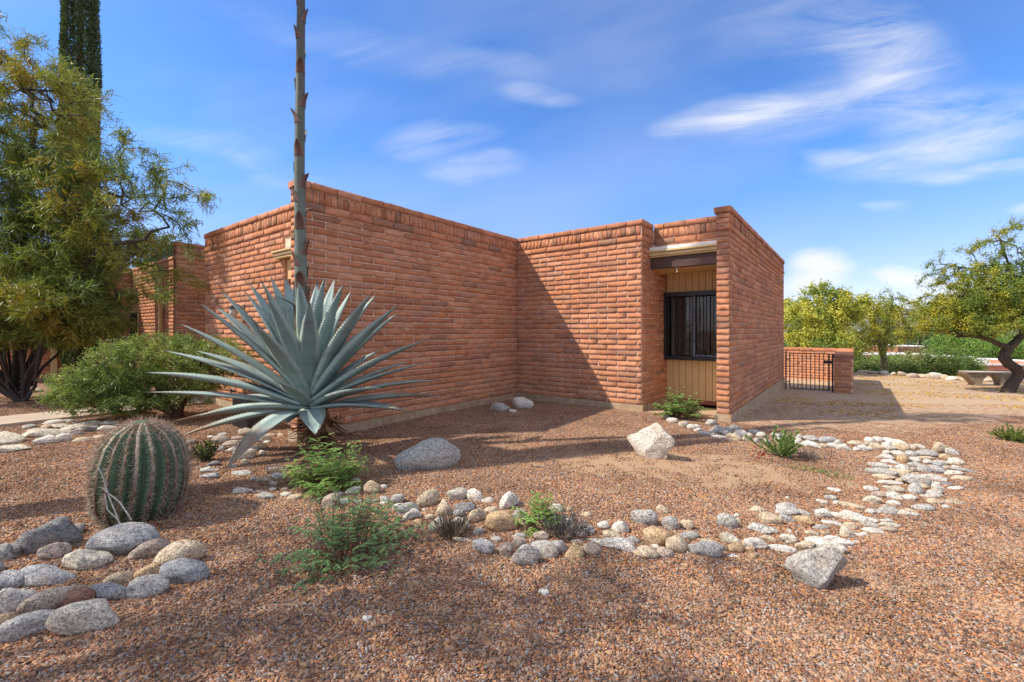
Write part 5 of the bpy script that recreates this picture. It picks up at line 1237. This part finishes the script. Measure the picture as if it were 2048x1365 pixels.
# pale dead twig leaning on the barrel
def twig(path, name, label, r=.006, col=(.42, .39, .36), extra=()):
    root = None; segs = []
    for pl in (path,)+tuple(extra):
        for a, b_ in zip(pl[:-1], pl[1:]): segs.append((np.array(a), np.array(b_), r, r*.8))
    v, q, c = tubes(segs, 5, col); return link(name, mesh(name, v, q, c), M['bark'], label=label, cat='twig')
dt = bb.y-.12
twig([at(240, 1048, dt), at(215, 985, dt), at(204, 975, dt)], 'dead_twig', 'pale bare twig leaning against the barrel cactus', extra=([at(215, 985, dt), at(207, 955, dt), at(197, 935, dt)], [at(214, 985, dt), at(240, 1005, dt), at(263, 1040, dt)], [at(210, 990, dt), at(215, 1020, dt), at(238, 1042, dt)]))
b = g(236, 1050); tuft(b, 60, .16, [(.40, .37, .33), (.3, .27, .24)], 'pale dry twig litter at the foot of the barrel cactus', 'twigs', 1.5, 'dead_twigs', .006, .06, .3)
# moss coloured driftwood behind the barrel
b = g(262, 846); root = empty('driftwood', b, R(10), label='dark driftwood piece with ochre yellow lichen just behind the barrel cactus', cat='driftwood')
MB().tube([(-.35, 0, .02), (-.22, .02, .12), (-.05, 0, .15), (.12, .03, .17), (.38, 0, .14)], [.02, .045, .04, .035, .02], 7).tube([(-.22, .02, .12), (-.28, 0, .0)], .04, 6).tube([(-.05, 0, .15), (.05, -.1, .05)], .03, 6).build('branch', M['wood'], root, smooth=True)
n = 500; P = np.stack([rng.normal(size=n)*.14, rng.normal(size=n)*.04-.03, .13+rng.random(n)*.05], 1); v, t, q, c = leaves(P, rdir(n, .8), .025, .012, pick([(.36, .27, .03), (.28, .20, .03), (.42, .34, .06)], n), .2); link('lichen', mesh('lichen', v, [t, q], c), M['leafdry'], root, kind='stuff')
b = g(1660, 925); MB().tube([(0, 0, 0), (.02, 0, .14)], .004, 5).build('stake', M['brownbeam'], label='thin rusty metal stake standing in the bed left of the curved stones', cat='stake').location = b

# ------------------------------------------------------------------ trees and big shrubs
def tree(name, base, limbs, blobs, nattr, nleaf, leafL, leafw, pal, label, bark=(.14, .10, .075), r0=.010, cat='tree', curl=.3, droop=0.0, extra=None, spread=.14, rmax=.2, wts=None, k=6, alongdir=.6, radf=None, mat='leaf', root_rad=None):
    root = empty(name, base, 0, label=label, cat=cat); B = np.array(base)
    arr, par, rad, tips, bn = skeleton([[np.array(q)-B for q in pl] for pl in limbs], [tuple(np.array(b[:3])-B)+tuple(b[3:]) for b in blobs], nattr, r0=r0)
    rad = np.minimum(rad, rmax)
    if root_rad: rad[:bn] = np.maximum(rad[:bn], root_rad(arr[:bn]))
    st, sb = [], []
    for i in range(len(arr)):
        if par[i] < 0: continue
        (st if i < bn else sb).append((arr[par[i]], arr[i], max(rad[i], min(rad[par[i]], rad[i]*1.35)), rad[i]))
    if st:
        v, q, c = tubes(st, 9, bark, .12); o0 = len(v); nv, nt, nc = [v], [], [c]
        for s_ in st: nv.append(SPH_V*s_[3]*1.01+s_[1]); nt.append(SPH_T+o0); nc.append(np.tile(np.array(bark), (len(SPH_V), 1))); o0 += len(SPH_V)
        link('trunk', mesh('trunk', np.concatenate(nv), [q, np.concatenate(nt)], np.concatenate(nc), smooth=True), M['bark'], root)
    v, q, c = tubes(sb, 4, bark); link('branches', mesh('branches', v, q, c), M['bark'], root, kind='stuff')
    cand = np.array([i for i in range(bn, len(arr)) if rad[i] < r0*2.6]); 
    j = cand[rng.integers(len(cand), size=nleaf)]; t = rng.random((nleaf, 1))
    P = arr[j]*(1-t)+arr[par[j]]*t+rng.normal(size=(nleaf, 3))*spread*rng.random((nleaf, 1))
    D = rdir(nleaf)+unit(arr[j]-arr[par[j]])*alongdir+np.array([0, 0, -droop])
    cl = vnoise(P[:, 0]*1.6+P[:, 2], P[:, 1]*1.6+P[:, 2]*1.3, 41)
    pal = np.array(pal); n = len(pal)
    base_c = pal[np.clip((cl*n+rng.normal(size=nleaf)*.9).astype(int), 0, n-1)]*(1+.3*(rng.random((nleaf, 1))-.5))
    v, tt, q, c = leaves(P, D, leafL*(.5+.7*rng.random(nleaf)), leafw, base_c, curl)
    link('crown', mesh('crown', v, [tt, q], c), M[mat], root, kind='stuff'); return root
def wx(px, py, d): return tuple(at(px, py, d))
# leaning willow-leaved tree on the left
tb = g(38, 802)
limbs = []
for i in range(34):
    a = rng.random()*6.283; r = .30*math.sqrt(rng.random()); x0, y0 = tb.x+r*math.cos(a), tb.y+r*.6*math.sin(a)
    tx = tb.x+(-1.2+2.2*i/33)*(1.0)+rng.normal()*.15; ty = tb.y+rng.normal()*.5-.3; z1 = 1.4+.5*rng.random()
    limbs.append([(x0, y0, H(x0, y0)-.05), (x0+(tx-x0)*.35+rng.normal()*.05, y0+(ty-y0)*.4, .7), (tx, ty, z1)])
limbs.append([limbs[11][-1], (-10.9, 9.9, 2.6), (-10.7, 9.8, 4.4), (-10.5, 9.8, 6.2)])
limbs.append([limbs[15][-1], (-10.0, 9.7, 2.6), (-9.4, 9.6, 3.8), (-8.4, 9.3, 4.4)])
limbs.append([limbs[18][-1], (-9.6, 9.6, 2.5), (-8.6, 9.3, 3.3), (-7.5, 9.1, 3.4)])
blobs = []
for (bx, by, dd, rx, rz, *w) in [(30, 300, .6, 170, 190, 1.2), (60, 540, .2, 150, 140, 1.8), (-20, 420, .3, 150, 180, 1.3), (100, 230, .2, 110, 130, 1.1), (150, 420, 0, 130, 150, 1.3), (150, 590, 0, 110, 80, 1.8), (230, 330, 0, 100, 110, .6), (290, 400, -.3, 100, 110, .5), (350, 400, -.5, 90, 80, .5), (400, 440, -.6, 60, 60, .5), (300, 540, -.3, 80, 80, .5), (370, 560, -.5, 55, 70, .4), (200, 170, 0, 60, 60, .5), (20, 110, .3, 90, 80, .8), (60, 655, .2, 190, 40, 3.2), (60, 600, -.2, 190, 60, 1.6), (210, 480, -.1, 90, 90, 1.2), (190, 640, 0, 60, 40, 1.4)]:
    c = at(bx, by, 9.6+dd); s = (9.6+dd)/F; blobs.append((c.x, c.y, c.z, rx*s, rx*s*.65, rz*s)+tuple(w))
tree('leaning_tree', tb, limbs, blobs, 2800, 118000, .165, .0155, [(.10, .145, .04), (.14, .19, .045), (.18, .23, .055), (.23, .28, .065), (.29, .30, .06), (.36, .25, .04)], 'dense leaning tree with long curved green and rusty leaves at the left edge', bark=(.075, .066, .058), curl=.55, droop=.5, r0=.0045, spread=.11, rmax=.05, root_rad=lambda A: np.interp(A[:, 2], [0, 1.5, 3, 6], [.030, .024, .035, .03]))
segs = []
for pl in ([wx(240, 175, 9.0), wx(262, 150, 9.0), wx(280, 118, 9.0), wx(330, 98, 9.0), wx(346, 112, 9.0)], [wx(262, 150, 9.0), wx(275, 125, 9.0)], [wx(340, 268, 9.0), wx(375, 245, 9.0), wx(410, 236, 9.0), wx(438, 220, 9.0)], [wx(375, 245, 9.0), wx(405, 262, 9.0)]):
    for a, b_ in zip(pl[:-1], pl[1:]): segs.append((np.array(a), np.array(b_), .007, .005))
v, q, c = tubes(segs, 4, (.11, .09, .08)); link('bare_twig', mesh('bare_twig', v, q, c), M['bark'], bpy.data.objects['leaning_tree'])
# cypress column
cb_ = Vector((at(160, 700, 12.8).x, 12.8, 0)); root = empty('cypress', cb_, 0, label='tall slim dark green cypress column rising behind the leaning tree', cat='tree')
MB().tube([(0, 0, -.1), (0, 0, 6), (.03, 0, 14.5)], [.16, .11, .02], 8).build('trunk', simple('cypress_bark', (.13, .09, .07), .9), root)
n = 95000; z = rng.random(n)**.9*14.3+.5; a = rng.random(n)*6.283
prof = np.interp(z, [.5, 1.2, 3, 9, 12.5, 14.8], [.34, .42, .44, .40, .34, .04])
flute = 1+.11*np.sin(a*5+np.sin(z*1.1)*1.5)+.10*(vnoise(a*3, z*1.6, 61)-.5)*2; rr = prof*flute*(.72+.28*np.sqrt(rng.random(n)))
P = np.stack([rr*np.cos(a), rr*np.sin(a), z], 1); D = np.stack([np.cos(a)*.35, np.sin(a)*.35, np.ones(n)], 1)+rng.normal(size=(n, 3))*.3
cl = vnoise(a*4, z*3, 62)[:, None]
v, t, q, c = leaves(P, D, .075, .022, pick([(.045, .075, .030), (.065, .10, .035), (.09, .12, .04)], n, .3)*(.7+.6*cl), .1)
link('crown', mesh('crown', v, [t, q], c), M['leaf'], root, kind='stuff')
# green bush before the house
bpos = Vector((-6.15, 7.72, 0)); limbs = [[(bpos.x+.2+rng.normal()*.06, bpos.y+.1, -.02), (bpos.x+(i-5)*.16, bpos.y+rng.normal()*.25, .5+.2*rng.random())] for i in range(11)]
tree('oleander_bush', bpos, limbs, [(-6.2, 7.7, .95, 1.15, .75, .55), (-7.0, 7.5, .56, .72, .6, .46, 1.1), (-5.35, 7.75, .98, .75, .6, .50, .8), (-6.6, 7.45, .50, 1.1, .6, .38), (-5.6, 7.5, .62, .7, .5, .42, .5), (-4.95, 7.8, 1.02, .35, .35, .32, .5)], 1150, 44000, .072, .0135,
     [(.14, .21, .06), (.18, .26, .07), (.23, .31, .09), (.28, .34, .11), (.32, .31, .09), (.22, .29, .11)], 'broad low green bush with narrow leaves overhanging the path by the house', bark=(.15, .09, .06), curl=.12, r0=.0036, spread=.07, rmax=.03, cat='bush', alongdir=1.0)
# trees behind the neighbour house
for (px, py, d, rx, rz, lb) in ((322, 505, 24, 1.25, 1.25, 'pale green round tree showing above the neighbouring house parapet'), (255, 500, 28, 2.2, 1.6, 'hazy green tree behind the neighbouring house left of the cypress gap'), (60, 560, 30, 7, 4, 'dark tree mass far behind the leaning tree')):
    c = at(px, py, d); z0 = H(c.x, d)
    tree('garden_tree', Vector((c.x, d, z0)), [[(c.x, d, z0), (c.x, d, c.z-rz)]], [(c.x, d, c.z, rx, rx, rz)], 140, 5500, .14, .055, [(.07, .10, .035), (.11, .15, .05), (.16, .19, .07)], lb, r0=.02, spread=.25)
# flowering palo verdes beyond the garden wall
YEL = [(.20, .27, .06), (.28, .34, .07), (.40, .43, .08), (.52, .50, .09), (.60, .56, .10), (.66, .60, .11)]
def palo(px, d, lb, blobs, nat, nl, pal, L=.075):
    x = (px-CX)/F*d; z0 = H(x, d); base = Vector((x, d, z0)); bl = []
    for (bx, by, dd, rx, rz, *w) in blobs: c = at(bx, by, d+dd); s = (d+dd)/F; bl.append((c.x, c.y, c.z, rx*s, rx*s*.8, rz*s)+tuple(w))
    limbs = [[(x, d, z0-.1), (x+rng.normal()*.2, d, z0+1.0)]]+[[(x, d, z0+.9), ((x+b[0])/2, (d+b[1])/2, max(z0+1.2, b[2]-b[5]*.8)), (b[0], b[1], b[2])] for b in bl[:4]]
    return tree('palo_verde', base, limbs, bl, nat, nl, L, L*.42, pal, lb, bark=(.15, .15, .07), r0=.0075, curl=.2, spread=.16, rmax=.13)
palo(1640, 19.5, 'golden yellow flowering palo verde tree directly behind the garden wall', [(1620, 655, 0, 62, 52), (1590, 630, .6, 35, 40), (1665, 625, 0, 48, 44), (1640, 590, .3, 42, 24, .6), (1700, 610, 0, 42, 32, .8), (1650, 690, -.5, 65, 32)], 900, 44000, YEL, .10)
palo(1765, 21.0, 'yellow green flowering palo verde between the garden wall and the bench', [(1740, 640, 0, 55, 40), (1790, 620, 0, 50, 30), (1725, 605, 0, 40, 22, .7), (1760, 678, -.6, 48, 32), (1810, 650, 0, 40, 36), (1850, 620, .5, 36, 26, .6), (1700, 690, -.3, 40, 30), (1775, 585, 0, 26, 16, .35)], 760, 26000, [(.18, .24, .05), (.25, .31, .055), (.34, .37, .06), (.44, .42, .06), (.54, .48, .07), (.60, .52, .07)])
# twisted tree on the right
rb = g(2016, 785); dR = rb.y
def rp(px, py, dd=0): return tuple(at(px, py, dR+dd))
main = [rp(2014, 792), rp(2018, 780), rp(2026, 765), rp(2038, 750), rp(2033, 738), rp(2018, 729), rp(2009, 718), rp(2011, 706), rp(2018, 696)]
Lb = [rp(2018, 696), rp(2000, 690), rp(1984, 682), rp(1962, 675), rp(1940, 672), rp(1915, 674)]
Rb = [rp(2018, 696), rp(2032, 684), rp(2046, 668), rp(2052, 640), rp(2040, 600), rp(2030, 560)]
L2 = [rp(1962, 675), rp(1950, 650, .2), rp(1925, 625, .4), rp(1890, 600, .4)]
R2 = [rp(2046, 668), rp(2085, 640, -.3), rp(2120, 600, -.3), rp(2150, 570)]
R3 = [rp(2052, 640), rp(2020, 610, .5), rp(1980, 580, .5), rp(1940, 555, .5)]; R4 = [rp(2030, 560), rp(2010, 510), rp(2000, 480)]; R5 = [rp(2030, 560), rp(1990, 545, .2), rp(1920, 535, .2), rp(1880, 528, .2)]
blobs = []
for (bx, by, dd, rx, rz, *w) in [(1960, 610, 0, 85, 34), (2040, 590, .4, 85, 50), (1905, 612, 0, 62, 24), (1875, 598, 0, 40, 18, .6), (1900, 648, 0, 55, 22), (1990, 650, -.4, 70, 24), (1925, 545, 0, 60, 16, .55), (1885, 530, 0, 42, 12, .5), (1990, 540, 0, 55, 26, .6), (2000, 492, 0, 42, 34, .4), (2040, 520, 0, 50, 40, .5), (2120, 600, 0, 85, 60), (2160, 540, 0, 70, 50, .6), (2070, 650, .2, 50, 22), (1850, 640, .3, 32, 18, .6), (1905, 640, 0, 70, 34), (1960, 570, 0, 80, 34), (2030, 450, 0, 40, 22, .25), (1990, 620, .5, 90, 40), (1865, 610, .2, 40, 30, .7), (1860, 565, .2, 30, 16, .4), (1950, 500, .2, 60, 22, .3), (2040, 470, 0, 60, 26, .3)]:
    c = at(bx, by, dR+dd); s = (dR+dd)/F; blobs.append((c.x, c.y, c.z, rx*s, rx*s*.9, rz*s)+tuple(w))
def rr_(A): return np.interp(A[:, 2], [-.2, .1, .9, 1.5, 2.2], [.155, .125, .125, .06, .02])*1.0
def rootrad(A):
    x = A[:, 0]+rb.x; px = CX+F*x/(A[:, 1]+rb.y)
    return np.where(A[:, 2]+rb.z > CH-.62, np.clip(.09-.02*np.hypot(A[:, 0], A[:, 2]-1.1)*1.6, .012, .12), np.interp(A[:, 2], [-.1, .15, .5], [.20, .15, .135]))
tree('twisted_tree', rb, [main, Lb, Rb, L2, R2, R3, R4, R5], blobs, 2200, 105000, .066, .022, [(.12, .18, .04), (.16, .23, .045), (.20, .28, .05), (.26, .32, .055), (.32, .34, .055), (.48, .42, .05)], 'dark twisted trunk tree with airy yellow flecked crown beside the bench', bark=(.085, .065, .05), r0=.0042, curl=.2, spread=.10, rmax=.13, root_rad=rootrad)
# slope shrubs and trees downhill
GR = [(.08, .135, .035), (.115, .18, .045), (.15, .23, .055), (.18, .26, .065)]
GR2 = [(.13, .22, .04), (.17, .28, .05), (.22, .34, .06)]
GY = [(.14, .19, .07), (.21, .25, .09), (.32, .32, .10)]
SH = [(1722, 740, 20.5, 30, 15, GR, 'green shrub at the wall end of the far stone row'), (1760, 738, 21, 34, 14, GY, 'grey green sage bush behind the far stone row'), (1800, 739, 21, 34, 14, GR, 'dark green shrub behind the middle of the far stone row'), (1845, 730, 21.5, 45, 28, GY, 'tall yellow flecked brush left of the concrete bench'),
      (1885, 735, 21, 34, 24, GR, 'deep green bush just left of the concrete bench'), (1925, 735, 22, 34, 22, GR, 'shadowed green bush between bench end and pink house'), (1790, 724, 30, 60, 11, GR2, 'mid green thicket below the yellow flowering trees'), (1912, 690, 36, 52, 24, GR2, 'bright green tree crown downhill behind the bench'), (1960, 690, 44, 75, 28, GR2, 'broad bright green tree behind the pink house roof'),
      (2040, 695, 46, 60, 28, GR2, 'bright green tree seen right of the twisted trunk'), (1698, 716, 27, 36, 24, GR, 'green shrub mass right of the garden wall top'), (1840, 668, 75, 70, 12, GR, 'far dark green tree line clump under the yellow branches'), (2120, 700, 40, 70, 34, GR2, 'bright green tree past the right end of the pink house'),
      (1640, 680, 30, 60, 22, GR, 'green shrub hidden low behind the golden palo verde'), (1930, 655, 120, 90, 9, GR, 'distant tree line clump beyond the pink house')]
for (px, py, d, rx, rz, pal, lb) in SH:
    d += 1.6
    c = at(px, py, d); s = d/F; z0 = min(H(c.x, d), c.z-rz*s)
    tree('slope_shrub', Vector((c.x, d, z0)), [[(c.x, d, z0), (c.x+.1, d, max(z0+.2, c.z-rz*s*.6))]], [(c.x, d, c.z, rx*s, rx*s*.8, rz*s), (c.x+rx*s*.5, d, c.z-rz*s*.3, rx*s*.6, rx*s*.6, rz*s*.8), (c.x-rx*s*.5, d, c.z-rz*s*.3, rx*s*.6, rx*s*.6, rz*s*.8)], 170, 7000, .0042*d+.02, (.0042*d+.02)*.35, pal, lb, r0=.006+.0004*d, cat='shrub', spread=.22*min(3, d/20), curl=.15)
# far valley scrub, one mass
n = 1500; d = 45+rng.random(n)**2*900; x = (rng.random(n)*1.5+.15)*d; z = hgt(x, d); m = 26
P = np.repeat(np.stack([x, d, z], 1), m, 0); s = np.repeat(1.2+1.6*rng.random(n)+d*.004, m)[:, None]; P = P+rdir(n*m)*s*np.array([1, 1, .7])*rng.random((n*m, 1))**.3+np.array([0, 0, .5])*s
v, t, q, c = leaves(P, rdir(n*m), .9*s[:, 0]*.8, .5*s[:, 0]*.6, pick([(.05, .075, .03), (.07, .10, .035), (.10, .12, .045)], n*m), .1)
link('valley_scrub', mesh('valley_scrub', v, [t, q], c), M['leaf'], kind='stuff', label='far valley scrub of dark green bushes below the hill', cat='scrub')
# trees just outside the picture on the left: their shade falls on the foreground
tree('shade_tree', Vector((-7.6, .4, 0)), [[(-7.6, .4, -.1), (-7.5, .5, 3.5), (-7.3, .5, 5.5)], [(-7.5, .5, 3.5), (-6.6, 1.4, 5.6)], [(-7.5, .5, 3.5), (-8.2, -.6, 5.4)]],
     [(-7.3, 1.1, 6.6, 1.7, 1.5, .9), (-6.2, .6, 6.0, 1.4, 1.4, .8), (-8.0, 1.7, 6.2, 1.3, .9, .8, .7), (-6.0, 1.4, 7.0, 1.2, .9, .7, .6), (-7.6, -.6, 6.8, 1.7, 1.2, 1.0)], 520, 17000, .07, .022, GR2, 'spreading shade tree standing left of the camera', r0=.007, cat='tree', spread=.2)
tree('tall_tree', Vector((-8.8, 2.6, 0)), [[(-8.8, 2.6, -.1), (-8.4, 2.9, 4), (-7.75, 3.55, 6.0), (-7.0, 4.3, 8.8), (-6.6, 4.6, 10.0)], [(-8.4, 2.9, 4), (-8.4, 4.2, 9.5), (-6.8, 5.6, 13.6)]],
     [(-6.0, 6.0, 14.6, 2.3, .7, .8), (-6.2, 4.9, 10.3, .9, .35, .5, .5)], 220, 6000, .08, .024, GR2, 'tall bare limbed tree standing left of the camera', r0=.011, cat='tree', spread=.2, rmax=.24, root_rad=lambda A: np.interp(A[:, 2], [0, 6, 9, 14], [.24, .19, .16, .08]))

# dry leaf and twig litter blown over the gravel
n = 5200; d = np.sqrt(rng.random(n)*(8.5**2-1.8**2)+1.8**2); x = (rng.random(n)*2-1)*1.2*d
keep = (vnoise(x*1.1, d*1.1, 71)+.35*(x < -1) > .52); u, v = UV(x, d); keep &= ~((u < .05) & (v > -5.1)) & ~((v > -.05) & (u < 4.5)) & ~((u > -5.7) & (u < -4.6)); x, d = x[keep], d[keep]; n = len(x)
P = np.stack([x, d, hgt(x, d)+.012], 1); D = rng.normal(size=(n, 3)); D[:, 2] *= .12
v, t, q, c = leaves(P, D, .02+.045*rng.random(n)**2, .0045, pick([(.50, .34, .17), (.34, .21, .11), (.56, .48, .36), (.42, .26, .06), (.20, .13, .09)], n), .25)
link('leaf_litter', mesh('leaf_litter', v, [t, q], c), M['leafdry'], kind='stuff', label='dry leaves and thin twigs blown over the gravel', cat='leaf litter')

# fallen yellow blossom drifted over the side yard
n = 26000; cx_ = rng.random(n); x = 6+cx_*14; d = 8.2+rng.random(n)*10.5
dn = vnoise(x*.55+d*.25, d*1.5, 77)*.65+vnoise(x*2.1, d*3.3, 78)*.35
u, v = UV(x, d); keep = (dn > .57-.012*(d-8)) & (rng.random(n) < .75) & (u > 4.6) & (yard(x, d) > .6) & ~((u > 5.5) & (u < 6.25) & (v > 7.1)) & (d < 20.2-.45*(x-14.7))
x, d = x[keep], d[keep]; n = len(x)
P = np.stack([x, d, hgt(x, d)+.008], 1); D = rng.normal(size=(n, 3)); D[:, 2] *= .15
v_, t_, q_, c_ = leaves(P, D, .035+.04*rng.random(n), .018, pick([(.58, .36, .05), (.46, .27, .04), (.62, .46, .10), (.33, .19, .06)], n), .2)
link('fallen_blossom', mesh('fallen_blossom', v_, [t_, q_], c_), M['leafdry'], kind='stuff', label='ochre yellow fallen blossom drifted over the side yard gravel', cat='fallen blossom')
